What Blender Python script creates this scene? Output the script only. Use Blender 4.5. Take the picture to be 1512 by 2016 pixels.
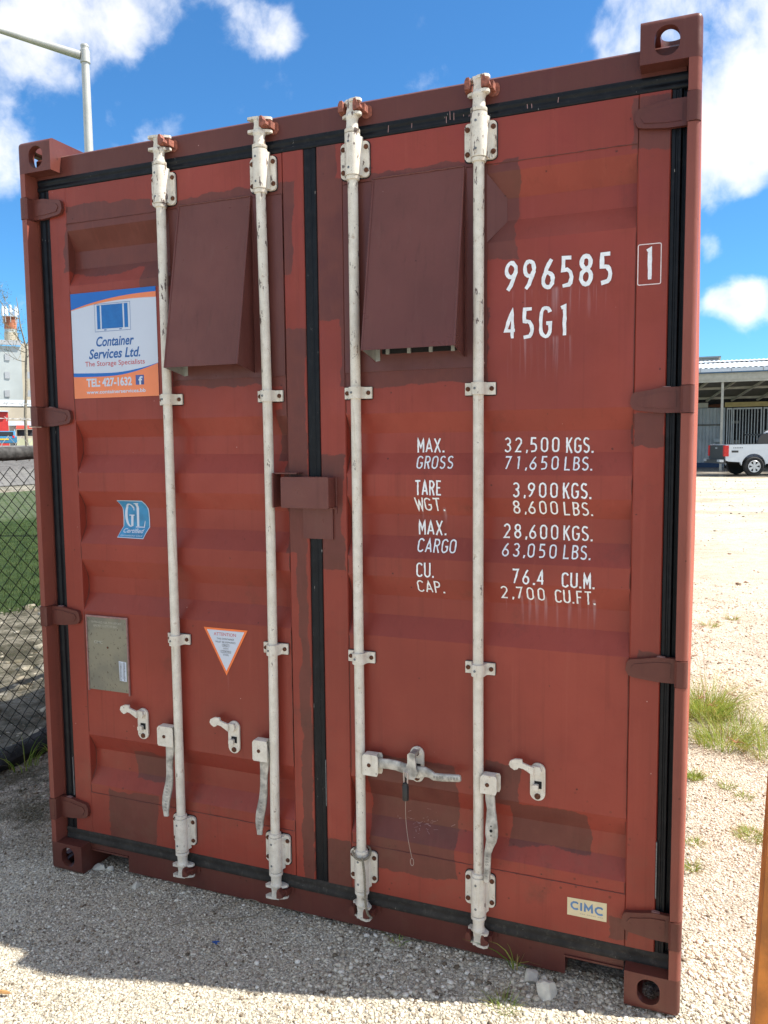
import bpy, bmesh, math, random
import numpy as np
from mathutils import Vector, Matrix, noise

for _o in list(bpy.data.objects):
    bpy.data.objects.remove(_o, do_unlink=True)
scene = bpy.context.scene
COL = scene.collection
rad = math.radians

# ------------------------------------------------------------------ camera
CAM = Vector((2.4501, -2.4066, 1.7399))
R_ = Vector((0.93004017, 0.36732198, -0.00999229))
U_ = Vector((-0.02268434, 0.08453425, 0.99616233))
F_ = Vector((-0.36675701, 0.92624431, -0.08695271))
FPX = 1558.8
cd = bpy.data.cameras.new("camera")
cam = bpy.data.objects.new("camera", cd)
COL.objects.link(cam)
m = Matrix((R_, U_, -F_)).transposed().to_4x4()
m.translation = CAM
cam.matrix_world = m
cd.sensor_fit = 'VERTICAL'
cd.sensor_height = 36.0
cd.lens = FPX / 2016.0 * 36.0
cd.clip_start = 0.02
cd.clip_end = 3000
scene.camera = cam

def ray(px, py):
    return (R_ * ((px - 756) / FPX) + U_ * (-(py - 1008) / FPX) + F_)

# ------------------------------------------------------------------ sky and sun
SUN = Vector((1.94, 0.523, 2.896)).normalized()
SUN_EL = math.asin(SUN.z)
SUN_AZ = math.atan2(SUN.x, SUN.y)
world = bpy.data.worlds.new("World")
scene.world = world
world.use_nodes = True
nt = world.node_tree
nt.nodes.clear()
N = nt.nodes.new
L = nt.links.new
wo = N("ShaderNodeOutputWorld")
bg = N("ShaderNodeBackground")
bg.inputs[1].default_value = 0.10
L(bg.outputs[0], wo.inputs[0])
sky = N("ShaderNodeTexSky")
sky.sky_type = 'NISHITA'
sky.sun_disc = False
sky.sun_elevation = SUN_EL
sky.sun_rotation = SUN_AZ
sky.altitude = 20
sky.air_density = 1.0
sky.dust_density = 0.2
sky.ozone_density = 2.6
tc = N("ShaderNodeTexCoord")
def vmath(op, a=None, b=None):
    n = N("ShaderNodeVectorMath"); n.operation = op
    for i, v in enumerate((a, b)):
        if v is None: continue
        if isinstance(v, (tuple, list, Vector)): n.inputs[i].default_value = v
        else: L(v, n.inputs[i])
    return n
def wmath(op, a, b=None, c=None, clamp=False):
    n = N("ShaderNodeMath"); n.operation = op; n.use_clamp = clamp
    for i, v in enumerate((a, b, c)):
        if v is None: continue
        if isinstance(v, (int, float)): n.inputs[i].default_value = v
        else: L(v, n.inputs[i])
    return n.outputs[0]
dirn = vmath('NORMALIZE', tc.outputs['Generated']).outputs[0]
# clouds live on a flat layer overhead: direction / (height + something)
sep = N("ShaderNodeSeparateXYZ"); L(dirn, sep.inputs[0])
wn = N("ShaderNodeTexNoise"); wn.inputs['Scale'].default_value = 5.0; wn.inputs['Detail'].default_value = 3.0
L(dirn, wn.inputs['Vector'])
warp = vmath('SUBTRACT', wn.outputs['Color'], (0.5, 0.5, 0.5))
warps = N("ShaderNodeVectorMath"); warps.operation = 'SCALE'; warps.inputs['Scale'].default_value = 0.10
L(warp.outputs[0], warps.inputs[0])
dw = vmath('ADD', dirn, warps.outputs[0]).outputs[0]
n1 = N("ShaderNodeTexNoise"); n1.inputs['Scale'].default_value = 8.5; n1.inputs['Detail'].default_value = 9.0
n1.inputs['Roughness'].default_value = 0.58
L(dw, n1.inputs['Vector'])
n2 = N("ShaderNodeTexNoise"); n2.inputs['Scale'].default_value = 2.2; n2.inputs['Detail'].default_value = 2.0
L(dirn, n2.inputs['Vector'])
# clouds seen in the photograph: direction, angular radius, weight
CLOUDS = [((70, 50), 0.066, .46), ((180, 60), 0.047, .44), ((120, 125), 0.036, .30), ((10, 110), .04, .28), ((230, 15), .04, .4), ((430, 5), 0.048, .46), ((520, 40), 0.036, .46), ((570, 60), 0.022, .36),
          ((1320, 30), 0.065, .50), ((1440, 90), 0.085, .62), ((1440, 200), 0.065, .58), ((1500, 270), .05, .50), ((1250, 70), .04, .36), ((1205, 60), 0.03, .30), ((1240, 20), .03, .3), ((1440, 300), .025, .34),
          ((1395, 400), 0.02, .34), ((0, 300), 0.040, .40), ((25, 350), .025, .3), ((1408, 488), 0.022, .58), ((1440, 592), 0.024, .50), ((1400, 590), 0.017, .44), ((1485, 575), .022, .48), ((1470, 615), .016, .4),
          ((35, 600), 0.022, .42), ((350, 245), 0.022, .24), ((300, 262), .018, .24), ((1470, 375), .014, .28)]
acc = None
for (px, py), r, w in CLOUDS:
    d = ray(px, py).normalized()
    dist = vmath('DISTANCE', dirn, tuple(d))
    q = wmath('DIVIDE', dist.outputs['Value'], r)
    q2 = wmath('MULTIPLY', q, q)
    q3 = wmath('MULTIPLY', q2, -1.0)
    g = wmath('EXPONENT', q3)
    acc = wmath('MULTIPLY', g, w) if acc is None else wmath('ADD', acc, wmath('MULTIPLY', g, w))
acc = wmath('MINIMUM', acc, 0.62)
far = wmath('MULTIPLY', wmath('SUBTRACT', n2.outputs['Fac'], 0.36, clamp=True), 3.0)   # scattered clouds out of view, coverage raised to brighten the shade
# keep the generic clouds for directions away from the listed ones
awayd = vmath('DISTANCE', dirn, tuple(F_)).outputs['Value']
awaym = N("ShaderNodeMapRange"); awaym.inputs[1].default_value = 0.75; awaym.inputs[2].default_value = 1.0
L(awayd, awaym.inputs[0])
far = wmath('MULTIPLY', far, awaym.outputs[0])
n1x = wmath('MULTIPLY_ADD', n1.outputs['Fac'], 2.2, -0.60)
dens = wmath('ADD', wmath('ADD', n1x, acc), far)
cm = N("ShaderNodeMapRange"); cm.interpolation_type = 'SMOOTHSTEP'
cm.inputs[1].default_value = 0.66; cm.inputs[2].default_value = 1.36
L(dens, cm.inputs[0])
cloudmask = wmath('MULTIPLY', cm.outputs[0], 0.97)
# cloud brightness: white tops, slightly grey cores
cr = N("ShaderNodeMapRange"); cr.inputs[1].default_value = 0.85; cr.inputs[2].default_value = 1.25
cr.inputs[3].default_value = 8.2; cr.inputs[4].default_value = 6.0
L(dens, cr.inputs[0])
ccol = N("ShaderNodeVectorMath"); ccol.operation = 'SCALE'
ccol.inputs[0].default_value = (1.0, 0.985, 0.965)
L(cr.outputs[0], ccol.inputs['Scale'])
mix = N("ShaderNodeMix"); mix.data_type = 'RGBA'
skt = vmath('MULTIPLY', sky.outputs[0], (0.36, 0.735, 1.0))
L(cloudmask, mix.inputs[0]); L(skt.outputs[0], mix.inputs[6]); L(ccol.outputs[0], mix.inputs[7])
L(mix.outputs[2], bg.inputs[0])

sd = bpy.data.lights.new("sun", 'SUN')
sd.energy = 5.0
sd.angle = rad(0.5)
sd.color = (1.0, 0.95, 0.86)
sun = bpy.data.objects.new("sun", sd)
COL.objects.link(sun)
sun.rotation_euler = SUN.to_track_quat('Z', 'Y').to_euler()
sun.location = (6, 2, 9)
vs = scene.view_settings
vs.view_transform = 'Standard'; vs.look = 'None'; vs.gamma = 1; vs.use_curve_mapping = False
vs.exposure = 0.95

# ------------------------------------------------------------------ materials
MATS = {}
class NB:
    def __init__(s, name):
        s.m = bpy.data.materials.new(name); s.m.use_nodes = True
        s.nt = s.m.node_tree; s.nt.nodes.clear()
        s.out = s.n("ShaderNodeOutputMaterial"); s.p = s.n("ShaderNodeBsdfPrincipled")
        s.l(s.p.outputs[0], s.out.inputs[0])
        s.g = s.n("ShaderNodeNewGeometry")
        s.pos = s.g.outputs['Position']
    def n(s, t): return s.nt.nodes.new(t)
    def l(s, a, b): s.nt.links.new(a, b)
    def put(s, v, i):
        if isinstance(v, (int, float, tuple, list)):
            if isinstance(v, (tuple, list)) and len(v) == 3 and i.type == 'RGBA': v = (*v, 1)
            i.default_value = v
        else: s.l(v, i)
    def math(s, op, a, b=None, c=None, clamp=False):
        n = s.n("ShaderNodeMath"); n.operation = op; n.use_clamp = clamp
        for i, v in enumerate((a, b, c)):
            if v is not None: s.put(v, n.inputs[i])
        return n.outputs[0]
    def vm(s, op, a, b=None, scale=None):
        n = s.n("ShaderNodeVectorMath"); n.operation = op
        s.put(a, n.inputs[0])
        if b is not None: s.put(b, n.inputs[1])
        if scale is not None: s.put(scale, n.inputs['Scale'])
        return n.outputs['Value'] if op in ('LENGTH', 'DISTANCE', 'DOT_PRODUCT') else n.outputs[0]
    def noise(s, scale, detail=3, rough=.5, vec=None, dist=0, col=False):
        n = s.n("ShaderNodeTexNoise"); n.inputs['Scale'].default_value = scale
        n.inputs['Detail'].default_value = detail; n.inputs['Roughness'].default_value = rough
        n.inputs['Distortion'].default_value = dist
        s.l(vec if vec is not None else s.pos, n.inputs['Vector'])
        return n.outputs['Color' if col else 'Fac']
    def vor(s, scale, feat='F1', vec=None, out='Distance'):
        n = s.n("ShaderNodeTexVoronoi"); n.feature = feat; n.inputs['Scale'].default_value = scale
        s.l(vec if vec is not None else s.pos, n.inputs['Vector'])
        return n.outputs[out]
    def scl(s, v):
        return s.vm('MULTIPLY', s.pos, v)
    def ramp(s, f, a, b, c=0.0, d=1.0, smooth=True):
        n = s.n("ShaderNodeMapRange"); n.interpolation_type = 'SMOOTHSTEP' if smooth else 'LINEAR'
        s.put(f, n.inputs[0]); n.inputs[1].default_value = a; n.inputs[2].default_value = b
        n.inputs[3].default_value = c; n.inputs[4].default_value = d
        return n.outputs[0]
    def mix(s, f, a, b, blend='MIX'):
        n = s.n("ShaderNodeMix"); n.data_type = 'RGBA'; n.blend_type = blend
        s.put(f, n.inputs[0]); s.put(a, n.inputs[6]); s.put(b, n.inputs[7])
        return n.outputs[2]
    def bump(s, h, strength=.3, dist=.01):
        n = s.n("ShaderNodeBump"); n.inputs['Strength'].default_value = strength; n.inputs['Distance'].default_value = dist
        s.l(h, n.inputs['Height']); s.l(n.outputs[0], s.p.inputs['Normal'])
    def fin(s, col, rough=.5, metal=0.0, spec=.5):
        s.put(col, s.p.inputs['Base Color']); s.put(rough, s.p.inputs['Roughness'])
        s.put(metal, s.p.inputs['Metallic']); s.put(spec, s.p.inputs['Specular IOR Level'])
        MATS[s.m.name] = s.m
        return s.m

def simple(name, col, rough=.5, metal=0.0, var=.12, vs_=30, bump=0.0, bs=150, spec=.5):
    b = NB(name)
    f = b.noise(vs_, 4, .6)
    dark = tuple(c * (1 - var) for c in col); lite = tuple(min(1, c * (1 + var)) for c in col)
    c = b.mix(b.ramp(f, .3, .7), dark, lite)
    if bump: b.bump(b.noise(bs, 4, .6), bump, .004)
    return b.fin(c, rough, metal, spec)

# --- container red with repaint patches
PATCHES = [(0.172,0.578,2.397,2.644),(0.520,1.158,2.314,2.620),(0.648,1.113,1.952,2.055),(1.070,1.113,1.684,1.870),
 (1.228,1.329,2.151,2.734),(1.326,1.832,1.927,2.611),(1.823,1.932,2.305,2.589),(1.103,1.194,1.355,2.131),
 (1.150,1.191,0.129,1.364),(1.229,1.330,1.299,1.693),(0.392,0.546,0.413,0.527),(0.263,0.510,0.137,0.361),
 (1.407,1.723,0.261,0.659),(1.216,1.337,0.156,0.337),(1.824,1.936,0.559,0.695),(1.907,2.152,0.419,0.571),
 (2.226,2.287,0.183,0.261),(2.256,2.360,2.567,2.709),(2.282,2.363,1.712,1.821),(2.291,2.361,1.012,1.096)]
def red_paint(name, base, dark, patches=True, rough=.37):
    b = NB(name)
    big = b.noise(1.6, 3, .5)
    mid = b.noise(9, 5, .6)
    streak = b.noise(1.0, 5, .65, vec=b.scl((38, 38, 1.6)))
    c = b.mix(b.ramp(big, .35, .65), tuple(x * .86 for x in base), tuple(x * 1.10 for x in base))
    c = b.mix(b.math('MULTIPLY', b.ramp(mid, .42, .72), .28), c, tuple(x * .78 for x in base))
    dstreak = b.noise(1.0, 5, .65, vec=b.vm('ADD', b.scl((52, 52, 1.1)), (9, 4, 2)))
    c = b.mix(b.math('MULTIPLY', b.ramp(dstreak, .52, .78), .34), c, tuple(x * .52 for x in base))
    c = b.mix(b.math('MULTIPLY', b.ramp(streak, .55, .8), .26), c, (min(1, base[0] * 1.3), base[1] * 1.9, base[2] * 1.9))
    rg = b.ramp(mid, .3, .7, rough - .06, rough + .12)
    if patches:
        wob = b.vm('SUBTRACT', b.noise(22, 5, .65, col=True), (.5, .5, .5))
        p = b.vm('ADD', b.pos, b.vm('SCALE', wob, scale=.034))
        wob2 = b.vm('SUBTRACT', b.noise(4.5, 2, .5, col=True), (.5, .5, .5))
        p = b.vm('ADD', p, b.vm('SCALE', wob2, scale=.07))
        sp = b.n("ShaderNodeSeparateXYZ"); b.l(p, sp.inputs[0])
        best = None
        for x0, x1, z0, z1 in PATCHES:
            dx = b.math('SUBTRACT', b.math('ABSOLUTE', b.math('SUBTRACT', sp.outputs[0], (x0 + x1) / 2)), (x1 - x0) / 2)
            dz = b.math('SUBTRACT', b.math('ABSOLUTE', b.math('SUBTRACT', sp.outputs[2], (z0 + z1) / 2)), (z1 - z0) / 2)
            d = b.math('MAXIMUM', dx, dz)
            best = d if best is None else b.math('MINIMUM', best, d)
        mk = b.ramp(best, -.0015, .0015, 1, 0)
        roll = b.noise(1.0, 4, .6, vec=b.scl((90, 3, 9)))
        dk = b.mix(b.ramp(mid, .35, .7), tuple(x * .88 for x in dark), tuple(x * 1.12 for x in dark))
        dk = b.mix(b.math('MULTIPLY', b.ramp(roll, .5, .75), .35), dk, (dark[0] * 1.45, dark[1] * 1.35, dark[2] * 1.35))
        c = b.mix(b.math('MULTIPLY', mk, .92), c, dk)
    # chips and rust freckles
    sv = b.noise(60, 2, .5)
    vo = b.vor(16, 'F1')
    chip = b.math('MULTIPLY', b.ramp(vo, .07, .045), b.ramp(sv, .5, .6))
    c = b.mix(b.math('MULTIPLY', chip, .8), c, (.055, .016, .012))
    sz = b.n("ShaderNodeSeparateXYZ"); b.l(b.pos, sz.inputs[0])
    lowz = b.ramp(sz.outputs[2], .95, .25)
    v3 = b.vor(30, 'F1', vec=b.vm('ADD', b.pos, (1.1, .4, 2.2)))
    c = b.mix(b.math('MULTIPLY', b.math('MULTIPLY', b.ramp(v3, .16, .10), b.ramp(b.noise(13, 3, .6), .5, .58)), b.math('MULTIPLY', lowz, .62)), c, (.075, .022, .014))
    c = b.mix(b.math('MULTIPLY', b.math('MULTIPLY', lowz, b.ramp(b.noise(7, 6, .7, vec=b.vm('ADD', b.pos, (2, 8, 4))), .45, .75)), .30), c, (.16, .085, .055))
    vo2 = b.vor(11, 'F1', vec=b.vm('ADD', b.pos, (3.3, 1.7, 5.1)))
    c = b.mix(b.ramp(vo2, .022, .014), c, (.55, .34, .30))
    # chalky run-off below the painted numbers
    if patches:
        sq = b.n("ShaderNodeSeparateXYZ"); b.l(b.pos, sq.inputs[0])
        run = b.ramp(b.noise(1, 3, .6, vec=b.scl((55, 1, 2.2))), .50, .72)
        tot = None
        for x0, x1, z0, z1 in ((1.89, 2.21, 2.09, 2.196), (1.88, 2.09, 1.90, 2.05), (1.87, 2.17, 1.13, 1.245), (1.60, 1.69, 1.46, 1.52), (.838, .850, .80, .886)):
            mx = b.math('MULTIPLY', b.math('MULTIPLY', b.ramp(sq.outputs[0], x0 - .004, x0 + .006), b.ramp(sq.outputs[0], x1 + .004, x1 - .006)), b.math('MULTIPLY', b.ramp(sq.outputs[2], z0, z1), b.ramp(sq.outputs[2], z1 + .012, z1)))
            tot = mx if tot is None else b.math('ADD', tot, mx)
        c = b.mix(b.math('MULTIPLY', b.math('MULTIPLY', tot, run), .55), c, (.42, .27, .28))
    # faint blotches of grime
    gr = b.noise(5, 6, .7, vec=b.vm('ADD', b.pos, (7, 3, 1)))
    c = b.mix(b.math('MULTIPLY', b.ramp(gr, .58, .78), .35), c, (.05, .028, .022))
    # scrapes
    sc = b.noise(3.0, 6, .8, vec=b.scl((6, 6, 30)), dist=1.5)
    c = b.mix(b.math('MULTIPLY', b.ramp(sc, .735, .77), .35), c, (.42, .25, .22))
    b.bump(b.math('ADD', b.math('MULTIPLY', b.noise(70, 3, .5), .10), b.noise(5.5, 3, .5)), .42, .012)
    return b.fin(c, rg, 0, .34)
RED = (0.272, 0.046, 0.030)
MAR = (0.128, 0.038, 0.029)
red_paint('faded_red_paint', RED, MAR)
red_paint('maroon_paint', MAR, MAR, patches=False, rough=.36)
red_paint('rail_red_paint', (0.245, .070, .050), MAR, patches=False, rough=.42)
red_paint('pale_side_red', (0.42, .115, .075), MAR, patches=False, rough=.5)  # lighter red for the side walls and side rails
red_paint('hood_paint', (.140, .046, .038), MAR, patches=False, rough=.33)
def white_paint():
    b = NB('chipped_white_paint')
    f = b.noise(30, 4, .6)
    c = b.mix(b.ramp(f, .3, .7), (.64, .59, .50), (.76, .71, .62))
    sp = b.noise(420, 2, .6)
    c = b.mix(b.math('MULTIPLY', b.ramp(sp, .60, .68), .45), c, (.24, .21, .18))
    chips = b.noise(55, 5, .7, vec=b.scl((1, 1, .38)))
    sx = b.n("ShaderNodeSeparateXYZ"); b.l(b.pos, sx.inputs[0])
    zone = b.ramp(sx.outputs[2], 1.75, 2.3, .012, .075)
    chip = b.math('MULTIPLY', b.ramp(b.math('ADD', chips, zone), .665, .685), .9)
    c = b.mix(chip, c, (.085, .05, .045))
    st = b.noise(1, 4, .6, vec=b.scl((60, 60, 5)))
    c = b.mix(b.math('MULTIPLY', b.ramp(st, .58, .75), .45), c, (.36, .24, .15))
    rr_ = b.noise(34, 5, .7, vec=b.vm('ADD', b.pos, (4, 4, 4)))
    c = b.mix(b.math('MULTIPLY', b.ramp(rr_, .60, .70), .55), c, (.33, .20, .11))
    b.bump(b.noise(160, 3, .6), .18, .003)
    return b.fin(c, .48)
white_paint()
simple('worn_galvanised_handle', (.42, .40, .36), .5, .15, .45, 28, .3)
simple('brown_rust', (.105, .036, .016), .9, 0, .5, 160, .7, 260)
simple('rust_orange', (.26, .085, .045), .8, 0, .45, 90, .6, 200)
simple('keeper_rust', (.26, .085, .055), .7, 0, .4, 90, .5, 200)
simple('grey_rivet', (.16, .17, .18), .5, .4, .3, 200)
def rubber(name, a, bb, dust, amt):
    b = NB(name)
    c = b.mix(b.ramp(b.noise(18, 4, .6), .3, .7), a, bb)
    c = b.mix(b.math('MULTIPLY', b.ramp(b.noise(40, 6, .75), .5, .75), amt), c, dust)
    c = b.mix(b.ramp(b.noise(90, 3, .7, vec=b.scl((1, 1, .2))), .71, .74), c, (.32, .30, .28))
    b.bump(b.noise(90, 4, .6), .25, .003)
    return b.fin(c, .42 if amt < .5 else .8, 0, .22 if amt < .5 else .15)
rubber('black_rubber', (.004, .005, .0075), (.008, .010, .013), (.05, .05, .05), .30)
rubber('dusty_rubber', (.030, .028, .026), (.050, .046, .042), (.11, .10, .085), .7)
simple('bare_metal_lining', (.34, .35, .33), .45, .25, .15, 20)
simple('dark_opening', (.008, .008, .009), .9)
simple('sticker_shaded_white', (.56, .61, .71), .3, 0, .02, 6)  # white stock with the blue-grey of its shade put into the colour
simple('sticker_blue', (.004, .125, .48), .3, 0, .04, 6)
simple('sticker_orange', (.80, .225, .085), .3, 0, .05, 6)
simple('text_blue', (.012, .10, .33), .35, 0, .04)
simple('text_red', (.50, .05, .06), .35, 0, .04)
simple('network_badge_blue', (.06, .10, .33), .3, 0, .3, 30)
simple('decal_blue', (.035, .24, .46), .35, 0, .22, 25)
simple('decal_orange', (.86, .19, .05), .35, 0, .05)
simple('decal_text_grey', (.07, .07, .075), .5)
simple('cream_label', (.70, .60, .38), .45, 0, .05, 12)
simple('label_light_blue', (.10, .22, .42), .4)
simple('label_tan_text', (.48, .42, .30), .5)
simple('white_vinyl', (.84, .86, .88), .35, 0, .10, 60)
simple('vinyl_thin_frame', (.80, .68, .66), .4, 0, .1, 60)
def plate_mat():
    b = NB('weathered_plate')
    c = b.mix(b.ramp(b.noise(9, 3, .5), .35, .65), (.20, .19, .155), (.27, .25, .19))
    c = b.mix(b.ramp(b.noise(110, 6, .75, vec=b.scl((1, 1, .6))), .58, .64), c, (.10, .075, .05))
    c = b.mix(b.math('MULTIPLY', b.ramp(b.noise(14, 5, .7), .6, .72), .6), c, (.26, .13, .06))
    b.bump(b.noise(220, 4, .6), .3, .002)
    return b.fin(c, .42, .35)
plate_mat()
simple('plate_edge_pink', (.30, .17, .16), .5, .1, .2, 50)
simple('faint_etching', (.42, .41, .35), .5, .2, .3, 90)
simple('seal_black', (.020, .021, .022), .4, 0, .2)
simple('stamped_grey', (.17, .165, .15), .6, .1, .2)
simple('dark_netting', (.014, .015, .015), .95, 0, .4, 30, .6, 90)
simple('steel_wire', (.42, .36, .34), .35, .6, .1)
simple('rope_fibre', (.26, .23, .17), .9, 0, .35, 300, .6, 500)
simple('black_coated_wire', (.005, .006, .005), .75, 0, .3, 60)
simple('galvanised_wire', (.55, .57, .57), .4, .5, .2, 60)
simple('dusty_black_cloth', (.055, .055, .055), .9, 0, .55, 25, .6, 60)
simple('lamp_post_metal', (.50, .50, .46), .42, .3, .08, 3)
simple('orange_steel_paint', (.52, .17, .025), .55, 0, .35, 9, .4, 60)
simple('tyre_rubber', (.018, .018, .018), .8)
simple('alloy_rim', (.55, .57, .60), .3, .5, .05)
simple('silver_car_paint', (.60, .64, .69), .25, .15, .03, 3)
simple('dark_plastic', (.035, .036, .038), .45, 0, .1)
simple('tail_light_red', (.55, .012, .01), .2, 0, .2, 20)
simple('window_glass_dark', (.012, .015, .018), .08)
simple('plate_yellow', (.75, .52, .03), .5)
simple('blue_car_paint', (.05, .20, .36), .25, 0, .1)
simple('white_roof_sheet', (.66, .72, .76), .4, .1, .05, 2)
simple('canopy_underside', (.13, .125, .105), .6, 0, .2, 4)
simple('cream_steel', (.46, .44, .37), .55, 0, .1, 5)
simple('yellow_beam', (.50, .38, .15), .6, 0, .15, 3)
simple('grey_white_cladding', (.40, .43, .44), .55, 0, .1, 2)
simple('gate_white_steel', (.55, .56, .55), .5, 0, .08, 6)
simple('shed_dark_interior', (.03, .03, .035), .8, 0, .6, 2)
simple('navy_plinth', (.015, .045, .11), .6)
simple('gutter_white', (.62, .68, .74), .4, 0, .03)
simple('gutter_blue', (.05, .16, .33), .4, 0, .05)
simple('factory_pale', (.40, .43, .42), .8, 0, .12, .15)
simple('factory_cream', (.50, .44, .34), .8, 0, .15, .2)
simple('factory_window', (.36, .37, .38), .5, 0, .1)
simple('tower_rust', (.35, .12, .06), .85, 0, .5, .8)
simple('red_shed_paint', (.55, .035, .03), .6, 0, .1, 1)
simple('sign_red', (.60, .10, .07), .5)
simple('bark_grey', (.22, .19, .14), .9, 0, .3, 8, .5, 30)
simple('yellow_kerb_wall', (.55, .55, .35), .8, 0, .2, .5)
simple('pale_rock', (.60, .56, .47), .9, 0, .15, 25, .5, 60)
simple('brown_leaf', (.38, .20, .07), .8)
simple('blue_plastic', (.02, .10, .35), .4)
simple('seed_head_brown', (.30, .14, .07), .9, 0, .3)
def foliage(name, a, bcol, tr=.25):
    b = NB(name)
    oi = b.g.outputs['Random Per Island']
    c = b.mix(oi, a, bcol)
    m_ = b.fin(c, .55, 0, .3)
    tl = b.n("ShaderNodeBsdfTranslucent"); b.l(c, tl.inputs[0])
    mx = b.n("ShaderNodeMixShader"); mx.inputs[0].default_value = tr
    b.l(b.p.outputs[0], mx.inputs[1]); b.l(tl.outputs[0], mx.inputs[2]); b.l(mx.outputs[0], b.out.inputs[0])
    return m_
foliage('grass_green', (.15, .27, .03), (.42, .46, .10), .45)
foliage('lawn_green', (.03, .075, .012), (.12, .165, .04), .3)
foliage('grass_dry', (.30, .27, .07), (.46, .33, .15), .35)
foliage('leaf_olive', (.05, .075, .02), (.10, .12, .04), .3)
def gravel_mats():
    b = NB('coral_gravel_ground')
    big = b.noise(.7, 4, .55); mid = b.noise(6, 5, .65)
    c = b.mix(b.ramp(big, .35, .65), (.54, .485, .385), (.66, .605, .49))
    c = b.mix(b.math('MULTIPLY', b.ramp(mid, .45, .7), .5), c, (.22, .19, .14))
    v = b.vor(95, 'F1'); vc = b.vor(95, 'F1', out='Color')
    sepc = b.n("ShaderNodeSeparateColor"); b.l(vc, sepc.inputs[0])
    c = b.mix(b.math('MULTIPLY', b.ramp(sepc.outputs[0], .1, .9), .45), c, (.62, .58, .50))
    c = b.mix(b.ramp(v, .35, .75, 0, .55), c, (.09, .078, .06))
    # dark olive blotches left of the container, tan tracks in the yard
    sx = b.n("ShaderNodeSeparateXYZ"); b.l(b.pos, sx.inputs[0])
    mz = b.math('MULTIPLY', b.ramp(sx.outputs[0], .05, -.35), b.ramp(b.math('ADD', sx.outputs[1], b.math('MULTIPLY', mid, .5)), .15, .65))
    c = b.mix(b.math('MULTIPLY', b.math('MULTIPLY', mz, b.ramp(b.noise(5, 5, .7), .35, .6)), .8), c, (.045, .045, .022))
    tr = b.noise(.35, 6, .62, vec=b.scl((.7, 2.0, 1)), dist=.6)
    farm = b.ramp(sx.outputs[1], 3, 12)
    c = b.mix(b.math('MULTIPLY', b.math('MULTIPLY', b.ramp(tr, .50, .62), b.ramp(sx.outputs[1], 9, 22)), .62), c, (.34, .25, .155))
    tr2 = b.noise(1.1, 5, .6, vec=b.scl((.35, 2.4, 1)), dist=1.0)
    c = b.mix(b.math('MULTIPLY', b.math('MULTIPLY', b.ramp(tr2, .55, .66), farm), .28), c, (.33, .29, .22))
    h = b.math('ADD', b.math('MULTIPLY', v, -1.0), b.noise(240, 4, .7))
    b.bump(h, .8, .008)
    b.fin(c, .93, 0, .2)
    b = NB('coral_gravel_stones')
    rnd = b.g.outputs['Random Per Island']
    cr_ = b.n("ShaderNodeValToRGB"); b.l(rnd, cr_.inputs[0])
    e = cr_.color_ramp.elements; e[0].position = 0; e[0].color = (.10, .075, .05, 1); e[1].position = 1; e[1].color = (.88, .83, .72, 1)
    for p, cc in ((.05, (.19, .14, .095)), (.17, (.43, .365, .275)), (.5, (.61, .545, .425)), (.82, (.75, .69, .565))):
        k = e.new(p); k.color = (*cc, 1)
    c = b.mix(b.math('MULTIPLY', b.ramp(b.noise(120, 3, .6), .35, .7), .35), cr_.outputs[0], (.24, .21, .16))
    sx = b.n("ShaderNodeSeparateXYZ"); b.l(b.pos, sx.inputs[0])
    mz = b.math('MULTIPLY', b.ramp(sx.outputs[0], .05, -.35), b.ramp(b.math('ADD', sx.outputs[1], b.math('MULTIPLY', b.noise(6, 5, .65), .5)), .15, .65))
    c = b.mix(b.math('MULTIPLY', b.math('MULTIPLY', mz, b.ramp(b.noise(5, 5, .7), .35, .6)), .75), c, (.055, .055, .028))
    b.bump(b.noise(300, 3, .6), .4, .002)
    b.fin(c, .92, 0, .2)
    b = NB('shaded_stony_soil')  # stony ground, container's shadow worked into its dark colour
    c = b.mix(b.ramp(b.noise(2.2, 5, .65), .38, .62), (.085, .078, .055), (.34, .31, .245))
    c = b.mix(b.math('MULTIPLY', b.ramp(b.noise(14, 4, .7), .45, .65), .7), c, (.05, .055, .03))
    b.bump(b.noise(30, 5, .7), .9, .03); b.fin(c, .95, 0, .1)
    b = NB('grass_ground')
    c = b.mix(b.ramp(b.noise(3, 5, .6), .35, .65), (.03, .068, .016), (.085, .135, .04))
    c = b.mix(b.math('MULTIPLY', b.ramp(b.noise(40, 4, .7), .45, .7), .6), c, (.02, .04, .01))
    b.bump(b.noise(60, 4, .7), .9, .04); b.fin(c, .9, 0, .1)
    b = NB('grey_lot')
    c = b.mix(b.ramp(b.noise(1.5, 5, .65), .35, .65), (.14, .135, .13), (.22, .21, .20))
    c = b.mix(b.ramp(b.noise(9, 4, .7), .52, .6), c, (.08, .078, .075))
    b.bump(b.noise(30, 4, .7), .5, .02); b.fin(c, .9)
    b = NB('wet_apron')
    c = b.mix(b.ramp(b.noise(.8, 5, .6, vec=b.scl((1, 2.5, 1))), .42, .6), (.055, .05, .045), (.22, .19, .15))
    rg = b.ramp(b.noise(.8, 5, .6, vec=b.scl((1, 2.5, 1))), .42, .6, .12, .8)
    b.fin(c, rg)
gravel_mats()
def net_mat():
    b = NB('shade_netting')
    c = (.20, .21, .20)
    b.fin(c, .9, 0, .1)
    tr = b.n("ShaderNodeBsdfTransparent"); mx = b.n("ShaderNodeMixShader")
    w = b.math('ADD', .30, b.math('MULTIPLY', b.noise(25, 3, .6, vec=b.scl((1, 1, 3))), .12))
    b.l(w, mx.inputs[0]); b.l(tr.outputs[0], mx.inputs[1]); b.l(b.p.outputs[0], mx.inputs[2]); b.l(mx.outputs[0], b.out.inputs[0])
net_mat()

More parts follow.
